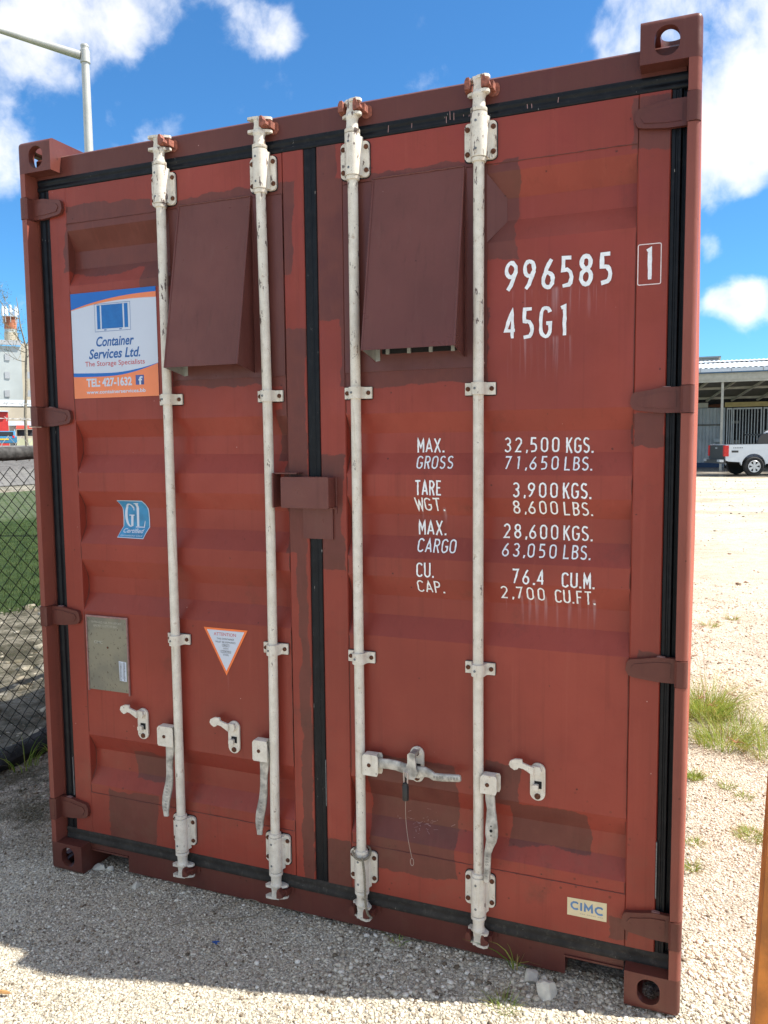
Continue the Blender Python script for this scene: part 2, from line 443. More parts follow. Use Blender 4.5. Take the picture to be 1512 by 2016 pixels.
# ------------------------------------------------------------------ mesh helpers
def tag(o, label=None, cat=None, group=None, kind=None):
    if label: o['label'] = label
    if cat: o['category'] = cat
    if group: o['group'] = group
    if kind: o['kind'] = kind
    return o
def empty(name, loc=(0, 0, 0), rz=0.0, parent=None):
    o = bpy.data.objects.new(name, None); COL.objects.link(o)
    o.location = loc; o.rotation_euler = (0, 0, rz); o.empty_display_size = .05
    if parent: o.parent = parent
    return o
def finish_mesh(me, mats, smooth):
    for mm in (mats if isinstance(mats, (list, tuple)) else [mats]):
        me.materials.append(MATS[mm])
    if smooth:
        me.polygons.foreach_set('use_smooth', [True] * len(me.polygons))
        try: me.set_sharp_from_angle(angle=rad(smooth if smooth > 1 else 35))
        except Exception: pass
def obj(name, bm, mats, parent=None, smooth=35, bevel=0.0, seg=2):
    if bevel:
        bmesh.ops.bevel(bm, geom=[e for e in bm.edges if e.is_manifold and e.calc_face_angle(0) > .35], offset=bevel, segments=seg, affect='EDGES', profile=.5, clamp_overlap=True)
    bmesh.ops.recalc_face_normals(bm, faces=bm.faces) if not getattr(bm, '_keep', False) else None
    me = bpy.data.meshes.new(name); bm.to_mesh(me); bm.free()
    finish_mesh(me, mats, smooth)
    o = bpy.data.objects.new(name, me); COL.objects.link(o)
    if parent: o.parent = parent
    return o
def NBm(): return bmesh.new()
def box(bm, x0, x1, y0, y1, z0, z1, mi=0):
    vs_ = [bm.verts.new((x, y, z)) for x in (x0, x1) for y in (y0, y1) for z in (z0, z1)]
    for q in ((0, 1, 3, 2), (4, 6, 7, 5), (0, 4, 5, 1), (2, 3, 7, 6), (0, 2, 6, 4), (1, 5, 7, 3)):
        f = bm.faces.new([vs_[i] for i in q]); f.material_index = mi
    return vs_
def cyl(bm, p0, p1, r0, r1=None, seg=20, caps=True):
    p0 = Vector(p0); p1 = Vector(p1); r1 = r0 if r1 is None else r1
    d = (p1 - p0).normalized(); a = d.orthogonal().normalized(); c = d.cross(a)
    A = []; B = []
    for i in range(seg):
        t = 2 * math.pi * i / seg; o = a * math.cos(t) + c * math.sin(t)
        A.append(bm.verts.new(p0 + o * r0)); B.append(bm.verts.new(p1 + o * r1))
    for i in range(seg):
        j = (i + 1) % seg; bm.faces.new((A[i], A[j], B[j], B[i]))
    if caps: bm.faces.new(A[::-1]); bm.faces.new(B)
def lathe(bm, c, prof_, seg=20, axis='z'):
    rings = []
    for r, h in prof_:
        ring = []
        for i in range(seg):
            t = 2 * math.pi * i / seg
            if axis == 'z': v = (c[0] + r * math.cos(t), c[1] + r * math.sin(t), c[2] + h)
            elif axis == 'y': v = (c[0] + r * math.cos(t), c[1] + h, c[2] + r * math.sin(t))
            else: v = (c[0] + h, c[1] + r * math.cos(t), c[2] + r * math.sin(t))
            ring.append(bm.verts.new(v))
        rings.append(ring)
    for a, b in zip(rings, rings[1:]):
        for i in range(seg):
            j = (i + 1) % seg; bm.faces.new((a[i], a[j], b[j], b[i]))
    bm.faces.new(rings[0][::-1]); bm.faces.new(rings[-1])
def prism(bm, pts, y0, y1, axis='y'):
    """pts in (x,z) for axis y; (y,z) for axis x; (x,y) for axis z"""
    def mk(p, h):
        if axis == 'y': return (p[0], h, p[1])
        if axis == 'x': return (h, p[0], p[1])
        return (p[0], p[1], h)
    a = [bm.verts.new(mk(p, y0)) for p in pts]; b = [bm.verts.new(mk(p, y1)) for p in pts]
    n = len(pts)
    bm.faces.new(a); bm.faces.new(b[::-1])
    for i in range(n):
        j = (i + 1) % n; bm.faces.new((a[i], b[i], b[j], a[j]))
def rrect(x0, x1, z0, z1, r, n=5):
    r = min(r, (x1 - x0) / 2 - 1e-5, (z1 - z0) / 2 - 1e-5); P = []
    for cx, cz, a0 in ((x1 - r, z1 - r, 0), (x0 + r, z1 - r, 90), (x0 + r, z0 + r, 180), (x1 - r, z0 + r, 270)):
        for i in range(n + 1):
            t = rad(a0 + 90 * i / n); P.append((cx + r * math.cos(t), cz + r * math.sin(t)))
    return P
def tube(bm, pts, r, seg=8, caps=True, radii=None):
    pts = [Vector(p) for p in pts]; rings = []; prev = None
    for i, p in enumerate(pts):
        d = (pts[min(i + 1, len(pts) - 1)] - pts[max(i - 1, 0)]).normalized()
        if prev is None: a = d.orthogonal().normalized()
        else:
            a = prev - d * prev.dot(d); a = a.normalized() if a.length > 1e-6 else d.orthogonal().normalized()
        prev = a; c = d.cross(a); rr = radii[i] if radii else r
        rings.append([bm.verts.new(p + (a * math.cos(2 * math.pi * k / seg) + c * math.sin(2 * math.pi * k / seg)) * rr) for k in range(seg)])
    for A, B in zip(rings, rings[1:]):
        for k in range(seg):
            j = (k + 1) % seg; bm.faces.new((A[k], A[j], B[j], B[k]))
    if caps and seg > 2: bm.faces.new(rings[0][::-1]); bm.faces.new(rings[-1])
def boolean(base, cutters):
    for c in cutters:
        md = base.modifiers.new('b', 'BOOLEAN'); md.operation = 'DIFFERENCE'; md.object = c; md.solver = 'EXACT'
    dg = bpy.context.evaluated_depsgraph_get()
    me = bpy.data.meshes.new_from_object(base.evaluated_get(dg))
    base.modifiers.clear(); old = base.data; base.data = me; bpy.data.meshes.remove(old)
    for c in cutters:
        bpy.data.objects.remove(c, do_unlink=True)
    me.polygons.foreach_set('use_smooth', [True] * len(me.polygons)); me.set_sharp_from_angle(angle=rad(35))

# door panel profile (corrugations)
YD = .048
RIBS = [(2.56, 2.488, 2.422, 2.353), (1.838, 1.772, 1.705, 1.635), (1.563, 1.50, 1.4265, 1.356), (1.292, 1.220, 1.154, 1.085), (.577, .507, .432, .372)]
DEEP = .036
def prof(z):
    for a, b, c, d in RIBS:
        if d < z < a:
            if z > b: return YD + DEEP * (a - z) / (a - b)
            if z > c: return YD + DEEP
            return YD + DEEP * (z - d) / (c - d)
    return YD
BREAKS = sorted(z for r in RIBS for z in r)
def drape(bm, off):
    zs = [v.co.z for v in bm.verts]; lo, hi = min(zs), max(zs)
    for zb in BREAKS:
        if lo < zb < hi:
            bmesh.ops.bisect_plane(bm, geom=bm.verts[:] + bm.edges[:] + bm.faces[:], plane_co=(0, 0, zb), plane_no=(0, 0, 1))
    for v in bm.verts: v.co.y = v.co.y + prof(v.co.z) - off
def flat_poly(bm, pts, y=0.0):
    f = bm.faces.new([bm.verts.new((x, y, z)) for x, z in pts]); return f
def sheet(name, polys, mat, parent, off, smooth=0):
    bm = NBm()
    for p in polys: flat_poly(bm, p)
    drape(bm, off)
    for f in bm.faces:
        if f.normal.y > 0: f.normal_flip()
    me = bpy.data.meshes.new(name); 
    bm.normal_update()
    for f in bm.faces:
        if f.normal.y > 0: f.normal_flip()
    bm.to_mesh(me); bm.free(); finish_mesh(me, mat, 0)
    o = bpy.data.objects.new(name, me); COL.objects.link(o)
    if parent: o.parent = parent
    return o
def font_lines(name, items, mat, parent, off):
    """items: (text, x0, x1, z0, z1, shear, bold) fitted to its box, draped on the door"""
    bm = NBm()
    for text, x0, x1, z0, z1, shear, bold in items:
        cu = bpy.data.curves.new('t', 'FONT'); cu.body = text; cu.size = 1; cu.shear = shear; cu.offset = bold
        cu.resolution_u = 3
        to = bpy.data.objects.new('t', cu); COL.objects.link(to)
        dg = bpy.context.evaluated_depsgraph_get(); dg.update()
        me = bpy.data.meshes.new_from_object(to.evaluated_get(dg))
        bpy.data.objects.remove(to, do_unlink=True); bpy.data.curves.remove(cu)
        co = [v.co for v in me.vertices]
        ax = min(c.x for c in co); bx = max(c.x for c in co); az = min(c.y for c in co); bz = max(c.y for c in co)
        vs_ = [bm.verts.new((x0 + (c.x - ax) / (bx - ax) * (x1 - x0), 0, z0 + (c.y - az) / (bz - az) * (z1 - z0))) for c in co]
        for p in me.polygons:
            try: bm.faces.new([vs_[i] for i in p.vertices])
            except ValueError: pass
        bpy.data.meshes.remove(me)
    drape(bm, off)
    bm.normal_update()
    for f in bm.faces:
        if f.normal.y > 0: f.normal_flip()
    me = bpy.data.meshes.new(name); bm.to_mesh(me); bm.free(); finish_mesh(me, mat, 0)
    o = bpy.data.objects.new(name, me); COL.objects.link(o); o.parent = parent
    return o

# stroke lettering (narrow stencil-like numerals)
def arc(cx, cy, rx, ry, a0, a1, n=8):
    return [(cx + rx * math.cos(rad(a0 + (a1 - a0) * i / n)), cy + ry * math.sin(rad(a0 + (a1 - a0) * i / n))) for i in range(n + 1)]
T = .055
O_ = arc(.25, .73, .2, .215, 0, 180) + arc(.25, .27, .2, .215, 180, 360) + [(.45, .73)]
GL = {
 '0': [O_], 'O': [O_],
 '1': [[(.14, .90), (.28, .945), (.28, T)]],
 '2': [arc(.25, .72, .2, .225, 165, 0) + [(.44, .62), (.06, T), (.45, T)]],
 '3': [arc(.24, .74, .19, .205, 150, -80) + [(.2, .52)], arc(.24, .28, .2, .225, 80, -155)],
 '4': [[(.36, T), (.36, .945), (.05, .30), (.47, .30)]],
 '5': [[(.43, .945), (.12, .945), (.10, .56)] + arc(.24, .31, .2, .255, 105, -60) + [(.08, T)]],
 '6': [[(.40, .945), (.28, .80)] + arc(.25, .29, .2, .235, 160, 500, 16)],
 '7': [[(.05, .945), (.45, .945), (.17, T)]],
 '8': [arc(.25, .745, .175, .2, -90, 270, 14), arc(.25, .28, .2, .225, -90, 270, 14)],
 '9': [[(.10, T), (.24, .2)] + arc(.25, .71, .2, .235, -20, 340, 16)],
 'A': [[(.03, T - .03), (.25, .945), (.47, T - .03)], [(.11, .3), (.39, .3)]],
 'B': [[(.08, T), (.08, .945), (.24, .945)] + arc(.24, .74, .18, .205, 90, -90, 6) + [(.08, .52)], [(.24, .52)] + arc(.24, .29, .2, .235, 90, -90, 6) + [(.08, T)]],
 'C': [arc(.25, .73, .2, .215, 20, 180) + arc(.25, .27, .2, .215, 180, 340)],
 'E': [[(.42, .945), (.08, .945), (.08, T), (.43, T)], [(.08, .51), (.36, .51)]],
 'F': [[(.43, .945), (.08, .945), (.08, T - .04)], [(.08, .5), (.36, .5)]],
 'G': [arc(.25, .73, .2, .215, 20, 180) + arc(.25, .27, .2, .215, 180, 360) + [(.45, .46), (.28, .46)]],
 'H': [[(.08, 0), (.08, 1)], [(.42, 0), (.42, 1)], [(.08, .5), (.42, .5)]],
 'K': [[(.08, T - .04), (.08, 1)], [(.43, 1), (.1, .45)], [(.2, .56), (.44, 0)]],
 'L': [[(.08, 1), (.08, T), (.43, T)]],
 'M': [[(.05, 0), (.05, .97), (.25, .35), (.45, .97), (.45, 0)]],
 'P': [[(.08, 0), (.08, .945), (.25, .945)] + arc(.25, .72, .18, .225, 90, -90, 6) + [(.08, .495)]],
 'R': [[(.08, 0), (.08, .945), (.25, .945)] + arc(.25, .72, .18, .225, 90, -90, 6) + [(.08, .495)], [(.25, .49), (.44, 0)]],
 'S': [arc(.25, .74, .18, .205, 30, 230) + arc(.25, .28, .19, .225, 50, -150)],
 'T': [[(.02, .945), (.48, .945)], [(.25, .9), (.25, 0)]],
 'U': [[(.05, 1), (.05, .27)] + arc(.25, .27, .2, .215, 180, 360) + [(.45, 1)]],
 'W': [[(.0, 1), (.14, .03), (.27, .8), (.40, .03), (.53, 1)]],
 'X': [[(.05, 1), (.45, 0)], [(.45, 1), (.05, 0)]],
 '.': [[(.12, 0), (.12, .13)]],
 ',': [[(.17, .16), (.08, -.06)]],
 'I': [[(.25, 0), (.25, 1)]],
}
def ribbon(bm, pts, w, y, M, rag=0.0, rng=None):
    """pts already in metres (x,z); builds a ribbon w wide with mitred joins"""
    n = len(pts); closed = (abs(pts[0][0] - pts[-1][0]) < 1e-6 and abs(pts[0][1] - pts[-1][1]) < 1e-6)
    dense = [pts[0]]
    for a, b in zip(pts, pts[1:]):
        L_ = math.hypot(b[0] - a[0], b[1] - a[1]); k = max(1, int(L_ / (w * 1.1)))
        for i in range(1, k + 1): dense.append((a[0] + (b[0] - a[0]) * i / k, a[1] + (b[1] - a[1]) * i / k))
    pts = dense; n = len(pts); left = []; right = []
    for i, p in enumerate(pts):
        if closed and i in (0, n - 1): a = pts[n - 2]; b = pts[1]
        else: a = pts[max(i - 1, 0)]; b = pts[min(i + 1, n - 1)]
        d1 = Vector((p[0] - a[0], p[1] - a[1])); d2 = Vector((b[0] - p[0], b[1] - p[1]))
        if d1.length < 1e-9: d1 = d2
        if d2.length < 1e-9: d2 = d1
        d1.normalize(); d2.normalize(); t = (d1 + d2)
        t = t.normalized() if t.length > 1e-6 else d1
        nrm = Vector((-t.y, t.x)); k = 1 / max(.45, abs(nrm.dot(Vector((-d1.y, d1.x)))))
        e1 = w / 2 * k * (1 + (rng.uniform(-rag, rag * .6) if rag else 0)); e2 = w / 2 * k * (1 + (rng.uniform(-rag, rag * .6) if rag else 0))
        y -= 4e-6
        left.append(bm.verts.new((p[0] + nrm.x * e1, y, p[1] + nrm.y * e1)))
        right.append(bm.verts.new((p[0] - nrm.x * e2, y, p[1] - nrm.y * e2)))
    for i in range(n - 1):
        bm.faces.new((left[i], left[i + 1], right[i + 1], right[i]))
def stroke_text(bm, text, x0, x1, z0, z1, wt=.12, rag=0.0, rng=None, slant=0.0):
    H = z1 - z0
    adv = {'.': .30, ',': .30, '1': .62, 'W': .60}
    base = .78 if sum(c.isdigit() for c in text) >= 2 else .62
    if base > .7: adv['1'] = .78
    units = [adv.get(c, base) for c in text]
    tot = sum(units[:-1]) + (.18 if text[-1] == '.' else .5)
    sx = (x1 - x0) / tot; x = x0; k = 0
    for c, u in zip(text, units):
        for st in GL[c]:
            w = H * wt
            P = [(x + px * sx * (1.0 if c not in '.,' else .6) + slant * pz * H, z0 + pz * H) for px, pz in st]
            ribbon(bm, P, w if c != '.' else w * 1.15, -k * .00012, None, rag, rng); k += 1
        x += u * sx

# ================================================================== GROUND
def gz(x, y):
    def S(t, a, b):
        t = min(1, max(0, (t - a) / (b - a))); return t * t * (3 - 2 * t)
    z = .285 * S(y, 7, 30) * S(x, .3, 2.2)
    z += 1.75 * S(-x, 22, 46)
    z += .9 * S(y, 60, 200) * S(x, .3, 2.2)
    if abs(x) < 7 and abs(y) < 9:
        z += .012 * noise.noise((x * 1.1, y * 1.1, 0)) + .006 * noise.noise((x * 4, y * 4, 3)) - .004
        z -= .014 * S(x, 2.0, 2.5) * S(-y, -.6, .2) * 0
    # gravel banked against the door sill
    if -.3 < y < .25 and .3 < x < 2.1:
        z += .016 * (1 - abs(y - .06) / .36) * min(1, (x - .3) / .3) * min(1, (2.1 - x) / .2)
    return z
def grid(xs, ys, dz=0.0, fn=gz):
    nx, ny = len(xs), len(ys)
    V = [(x, y, fn(x, y) + dz) for y in ys for x in xs]
    Fc = [(j * nx + i, j * nx + i + 1, (j + 1) * nx + i + 1, (j + 1) * nx + i) for j in range(ny - 1) for i in range(nx - 1)]
    return V, Fc
def mesh_obj(name, V, Fc, mat, parent=None, smooth=True):
    me = bpy.data.meshes.new(name); me.from_pydata(V, [], Fc); me.update(); finish_mesh(me, mat, 60 if smooth else 0)
    o = bpy.data.objects.new(name, me); COL.objects.link(o)
    if parent: o.parent = parent
    return o
def axis_pts(lo, hi, fine_lo, fine_hi, step, far):
    a = list(np.arange(fine_lo, fine_hi + 1e-6, step)); g = step; x = fine_hi
    while x < hi: g *= 1.25; x = min(hi, x + min(g, far)); a.append(x)
    g = step; x = fine_lo
    while x > lo: g *= 1.25; x = max(lo, x - min(g, far)); a.insert(0, x)
    return a
V, Fc = grid(axis_pts(-700, 700, -5, 5, .06, 8), axis_pts(-60, 900, -2, 5, .06, 8))
tag(mesh_obj('ground', V, Fc, 'coral_gravel_ground'), kind='structure')
def patch(name, mat, x0, x1, y0, y1, nx, ny, dz, edge=0.0, seed=0):
    xs = np.linspace(x0, x1, nx); ys = np.linspace(y0, y1, ny); V = []; 
    for j, y in enumerate(ys):
        for i, x in enumerate(xs):
            X, Y = x, y
            if edge:
                if i in (0, nx - 1): X += edge * noise.noise((y * .8, seed, 1))
                if j in (0, ny - 1): Y += edge * noise.noise((x * .8, seed, 9))
            V.append((X, Y, gz(X, Y) + dz))
    Fc = [(j * nx + i, j * nx + i + 1, (j + 1) * nx + i + 1, (j + 1) * nx + i) for j in range(ny - 1) for i in range(nx - 1)]
    return tag(mesh_obj(name, V, Fc, mat), kind='structure')
patch('grass_field', 'grass_ground', -24.6, -4.2, -6, 60, 60, 160, .012, .5)
patch('grey_parking_lot', 'grey_lot', -75, -24.3, -20, 110, 60, 90, .07)
patch('wet_apron', 'wet_apron', -30, 60, 31.2, 44.8, 60, 20, .008)

rng = np.random.default_rng(3)
def ico():
    t = (1 + 5 ** .5) / 2
    v = np.array([(-1, t, 0), (1, t, 0), (-1, -t, 0), (1, -t, 0), (0, -1, t), (0, 1, t), (0, -1, -t), (0, 1, -t), (t, 0, -1), (t, 0, 1), (-t, 0, -1), (-t, 0, 1)], float)
    v /= np.linalg.norm(v[0])
    f = np.array([(0, 11, 5), (0, 5, 1), (0, 1, 7), (0, 7, 10), (0, 10, 11), (1, 5, 9), (5, 11, 4), (11, 10, 2), (10, 7, 6), (7, 1, 8), (3, 9, 4), (3, 4, 2), (3, 2, 6), (3, 6, 8), (3, 8, 9), (4, 9, 5), (2, 4, 11), (6, 2, 10), (8, 6, 7), (9, 8, 1)])
    return v, f
IV, IF = ico()
OV = np.array([(1, 0, 0), (-1, 0, 0), (0, 1, 0), (0, -1, 0), (0, 0, 1), (0, 0, -1)], float)
OF = np.array([(0, 2, 4), (2, 1, 4), (1, 3, 4), (3, 0, 4), (2, 0, 5), (1, 2, 5), (3, 1, 5), (0, 3, 5)])
def stones(name, P, Rr, mat, flat=.62, fine=False):
    IV, IF = (OV, OF) if fine else (globals()['IV'], globals()['IF'])
    m_ = len(IV); n = len(P); q = rng.normal(size=(n, 4)); q /= np.linalg.norm(q, axis=1)[:, None]
    w, x, y, z = q.T
    Rm = np.stack([1 - 2 * (y * y + z * z), 2 * (x * y - z * w), 2 * (x * z + y * w), 2 * (x * y + z * w), 1 - 2 * (x * x + z * z), 2 * (y * z - x * w), 2 * (x * z - y * w), 2 * (y * z + x * w), 1 - 2 * (x * x + y * y)], 1).reshape(n, 3, 3)
    sc = rng.uniform(.6, 1.25, (n, 1, 3)); jit = 1 + rng.uniform(-.30, .30, (n, m_, 1))
    v = IV[None] * jit * sc
    v = np.einsum('nij,nkj->nki', Rm, v) * np.array([1, 1, flat])
    v = v * Rr[:, None, None] + P[:, None, :]
    f = (IF[None] + (np.arange(n) * m_)[:, None, None]).reshape(-1, 3)
    me = bpy.data.meshes.new(name); me.vertices.add(n * m_); me.vertices.foreach_set('co', v.reshape(-1))
    me.loops.add(len(f) * 3); me.loops.foreach_set('vertex_index', f.reshape(-1).astype(np.int32))
    me.polygons.add(len(f)); me.polygons.foreach_set('loop_start', np.arange(0, len(f) * 3, 3, dtype=np.int32))
    me.polygons.foreach_set('loop_total', np.full(len(f), 3, dtype=np.int32)); me.update(); me.validate()
    me.materials.append(MATS[mat])
    o = bpy.data.objects.new(name, me); COL.objects.link(o); return o
def scatter(n, x0, x1, y0, y1, rmin, rmax, keep):
    x = rng.uniform(x0, x1, n); y = rng.uniform(y0, y1, n); k = keep(x, y); x = x[k]; y = y[k]
    u = rng.uniform(0, 1, len(x)); r = rmin * (rmax / rmin) ** (u ** 2.1)
    z = np.array([gz(a, b) for a, b in zip(x, y)]) + r * .12
    return np.stack([x, y, z], 1), r
def out_container(x, y): return ~((x > -.02) & (x < 2.44) & (y > .13))
def join_pts(A): return np.concatenate([a[0] for a in A]), np.concatenate([a[1] for a in A])
def fade(x, y): return out_container(x, y) & (rng.uniform(0, 1, len(x)) > (y - 3) / 5.5)
Pp, Rr = join_pts([scatter(17000, -.9, 2.75, -1.15, .45, .0038, .0080, out_container), scatter(3500, 1.3, 2.75, -.8, .45, .007, .0125, out_container), scatter(9000, 2.44, 3.4, -.9, 3.2, .0040, .0105, out_container),
     scatter(9000, 2.44, 3.7, 3.0, 8.5, .006, .014, fade), scatter(5000, -1.15, 0, .3, 2.0, .004, .013, out_container),
     scatter(160, -.9, 3.3, -1.0, .5, .009, .013, out_container), scatter(2500, -4.4, -1.0, -.5, 5, .008, .025, out_container)])
q_ = scatter(2600, 1.5, 9, 5, 30, .008, .035, lambda x, y: (x > 2.5) & (x < 2.5 + (y + 2.4) * .12))
Pp = np.concatenate([Pp, q_[0]]); Rr = np.concatenate([Rr, q_[1]])
tag(stones('gravel', Pp, Rr, 'coral_gravel_stones'), 'loose pale coral gravel spread on the ground before the container', 'gravel', kind='stuff')
Pp, Rr = join_pts([scatter(110000, -.9, 2.75, -1.15, .45, .0018, .0052, out_container), scatter(38000, 2.44, 3.3, -.9, 3.2, .0020, .0055, out_container),
     scatter(20000, -1.15, 0, .3, 2.0, .002, .006, out_container)])
tag(stones('fine_grit', Pp, Rr * 1.25, 'coral_gravel_stones', .7, True), 'fine coral grit and crumbs between the larger gravel stones', 'grit', kind='stuff')
# bigger rubble stones on the bank beyond the fence
patch('shaded_stony_soil', 'shaded_stony_soil', -4.35, -1.05, -6, 40, 60, 120, .010, .1)  # stony sheet coloured darker to stand for the container's shadow
a = scatter(900, -4.3, -1.15, .3, 5, .015, .085, out_container)
tag(stones('rubble', a[0], a[1], 'coral_gravel_stones', .5), 'pale rubble stones on the bank behind the chain link fence', 'rubble', kind='stuff')

def rock(name, loc, size, label, seed, mat='pale_rock'):
    bm = NBm(); bmesh.ops.create_icosphere(bm, subdivisions=3, radius=1)
    for v in bm.verts:
        n = 1 + .28 * noise.noise(v.co * 1.1 + Vector((seed * 7, 0, 0))) + .10 * noise.noise(v.co * 3.5 + Vector((0, seed * 5, 0)))
        v.co = v.co * n
    rq = random.Random(int(seed * 10))
    for _ in range(13):
        nrm = Vector((rq.gauss(0, 1), rq.gauss(0, 1), rq.gauss(0, 1))).normalized(); dd = rq.uniform(.62, .85)
        for v in bm.verts:
            e_ = v.co.dot(nrm) - dd
            if e_ > 0: v.co -= nrm * e_
    for v in bm.verts:
        v.co += v.co.normalized() * .035 * noise.noise(v.co * 6)
        v.co = Vector((v.co.x * size[0], v.co.y * size[1], v.co.z * size[2])) * 1.25
    o = obj(name, bm, mat, smooth=20); o.location = (loc[0], loc[1], gz(loc[0], loc[1]) + size[2] * .4)
    o.rotation_euler = (0, 0, seed)
    return tag(o, label, 'rock', 'loose white rocks by the container')
rock('rock', (2.045, -.03), (.034, .026, .028), 'largest white rock on the gravel, in front of the right fork pocket', 1.3)
rock('rock', (1.985, .015), (.024, .022, .017), 'smaller white rock touching the left side of the largest one', 2.1)
rock('rock', (.192, .065), (.026, .018, .014), 'white pebble under the left end of the sill beside the corner casting', 3.3)
rock('rock', (.245, .075), (.014, .014, .012), 'small white pebble deeper inside the left fork pocket', 4.4)
rock('rock', (.43, .0), (.020, .014, .012), 'white pebble lying against the sill just right of the left fork pocket', 5.2)

# ================================================================== CONTAINER
W, H = 2.438, 2.896
cont = empty('shipping_container')
tag(cont, 'red high cube shipping container standing on gravel with its locked doors facing the viewer', 'container')
def part(name, bm, mat, smooth=35, bevel=0.0, parent=None, seg=2):
    return obj(name, bm, mat, parent or cont, smooth, bevel, seg)

# corner castings with real oval apertures
def casting(x0, x1, z0, z1, y0, y1):
    def tmp(bm, bev=0):
        if bev: bmesh.ops.bevel(bm, geom=bm.edges[:], offset=bev, segments=4, affect='EDGES')
        bmesh.ops.recalc_face_normals(bm, faces=bm.faces)
        me = bpy.data.meshes.new('c'); bm.to_mesh(me); bm.free(); me.materials.append(MATS['maroon_paint'])
        o = bpy.data.objects.new('c', me); COL.objects.link(o); return o
    bm = NBm(); box(bm, x0, x1, y0, y1, z0, z1)
    left = x0 < 1; front = y0 < 1
    outx = x0 if left else x1; outy = y0 if front else y1; top = z1 > 1
    outz = z1 if top else z0
    sel = [e for e in bm.edges if sum(1 for ok in (
        all(abs(v.co.x - outx) < 1e-5 for v in e.verts), all(abs(v.co.y - outy) < 1e-5 for v in e.verts), all(abs(v.co.z - outz) < 1e-5 for v in e.verts)) if ok) >= 2]
    bmesh.ops.bevel(bm, geom=sel, offset=.017, segments=5, affect='EDGES', profile=.5)
    base = tmp(bm)
    t = .028; c = []
    bm = NBm(); box(bm, x0 + t, x1 - t, y0 + t, y1 - t, z0 + t, z1 - t); c.append(tmp(bm))
    cx = x0 + .091 if left else x1 - .091; cz = (z1 - .063) if top else (z0 + .064)
    hw, hh = .033, .040
    bm = NBm(); prism(bm, rrect(cx - hw, cx + hw, cz - hh, cz + hh, .031, 8), outy - .05 if front else outy - .06, outy + .06 if front else outy + .05); c.append(tmp(bm))
    cy = y0 + .089
    bm = NBm(); prism(bm, rrect(cy - .040, cy + .040, cz - .033, cz + .033, .031, 8), outx - .06, outx + .06, 'x'); c.append(tmp(bm))
    cxx = (x0 + x1) / 2
    bm = NBm(); prism(bm, rrect(cxx - .031, cxx + .031, cy - .062, cy + .062, .030, 8), outz - .06, outz + .06, 'z'); c.append(tmp(bm))
    boolean(base, c)
    base.name = 'corner_casting'; base.parent = cont
    return base
w_, l_, h_ = .162, .178, .118
for yy in (0, 12.192 - l_):
    for xx in (0, W - w_):
        for zz in (0, H - h_):
            casting(xx, xx + w_, zz, zz + h_, yy, yy + l_)
# corner posts: outer strip between the hinges, then a stepped channel
HZ = [(2.612, 2.688), (1.818, 1.892), (1.022, 1.097), (.215, .300)]
for side in (0, 1):
    def X(v): return v if side == 0 else W - v
    segs = []; z = h_
    for a, b in sorted(HZ): segs.append((z, a - .003)); z = b + .003
    segs.append((z, H - h_))
    bm = NBm()
    for a, b in segs:
        pts = [(X(.0005), .055)] + [(X(.0165 - .016 * math.cos(rad(t))), .0175 - .017 * math.sin(rad(t))) for t in range(0, 91, 15)] + [(X(.034), .0), (X(.034), .055)]
        prism(bm, pts if side == 0 else pts[::-1], a, b, 'z')
    part('corner_post', bm, 'rail_red_paint')
    bm = NBm()
    e_ = .0455 if side == 0 else .036
    pts = [(X(.002), .056), (X(.036), .056), (X(.036), .070), (X(e_), .070), (X(e_), .16), (X(.002), .16)]
    prism(bm, pts if side == 0 else pts[::-1], h_, H - h_, 'z')
    part('corner_post_channel', bm, 'rail_red_paint')
for xx in (0.004, W - .124):
    bm = NBm(); box(bm, xx, xx + .12, 12.03, 12.18, h_, H - h_); part('corner_post', bm, 'rail_red_paint')
# header, sill, rails
bm = NBm(); prism(bm, [(.056, 2.766), (.056, 2.838), (.064, 2.845), (.16, 2.850), (.16, 2.74), (.075, 2.74)], .04, W - .04, 'x'); part('door_header', bm, 'maroon_paint', bevel=.002)
bm = NBm()
sill = [(.162, .13), (.162, .082), (.350, .082), (.350, .022), (2.088, .022), (2.088, .082), (2.27, .082), (2.27, .13)]
prism(bm, [(.04, .1125), (.04, .1185), (.162, .1185)] [:0] + sill[::-1], .058, .15); box(bm, .04, .1615, .060, .15, .1185, .13); box(bm, 2.2705, W - .04, .060, .15, .1185, .13)
part('door_sill', bm, 'maroon_paint', bevel=.002)
for x0, x1 in ((.165, .352), (2.086, 2.268)):   # lips over the fork pockets
    bm = NBm(); box(bm, x0, x1, .052, .12, .083, .089); part('fork_pocket_lip', bm, 'maroon_paint', bevel=.001)
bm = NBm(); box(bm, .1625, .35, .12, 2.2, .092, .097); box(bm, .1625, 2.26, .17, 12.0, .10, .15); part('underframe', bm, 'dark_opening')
for xs in ((.001, .063), (W - .063, W - .001)):
    bm = NBm(); box(bm, xs[0], xs[1], .165, 12.03, 2.815, 2.858); part('top_side_rail', bm, 'pale_side_red', bevel=.003)
    bm = NBm(); box(bm, xs[0], xs[1], .165, 12.03, .018, .165); part('bottom_side_rail', bm, 'pale_side_red', bevel=.003)
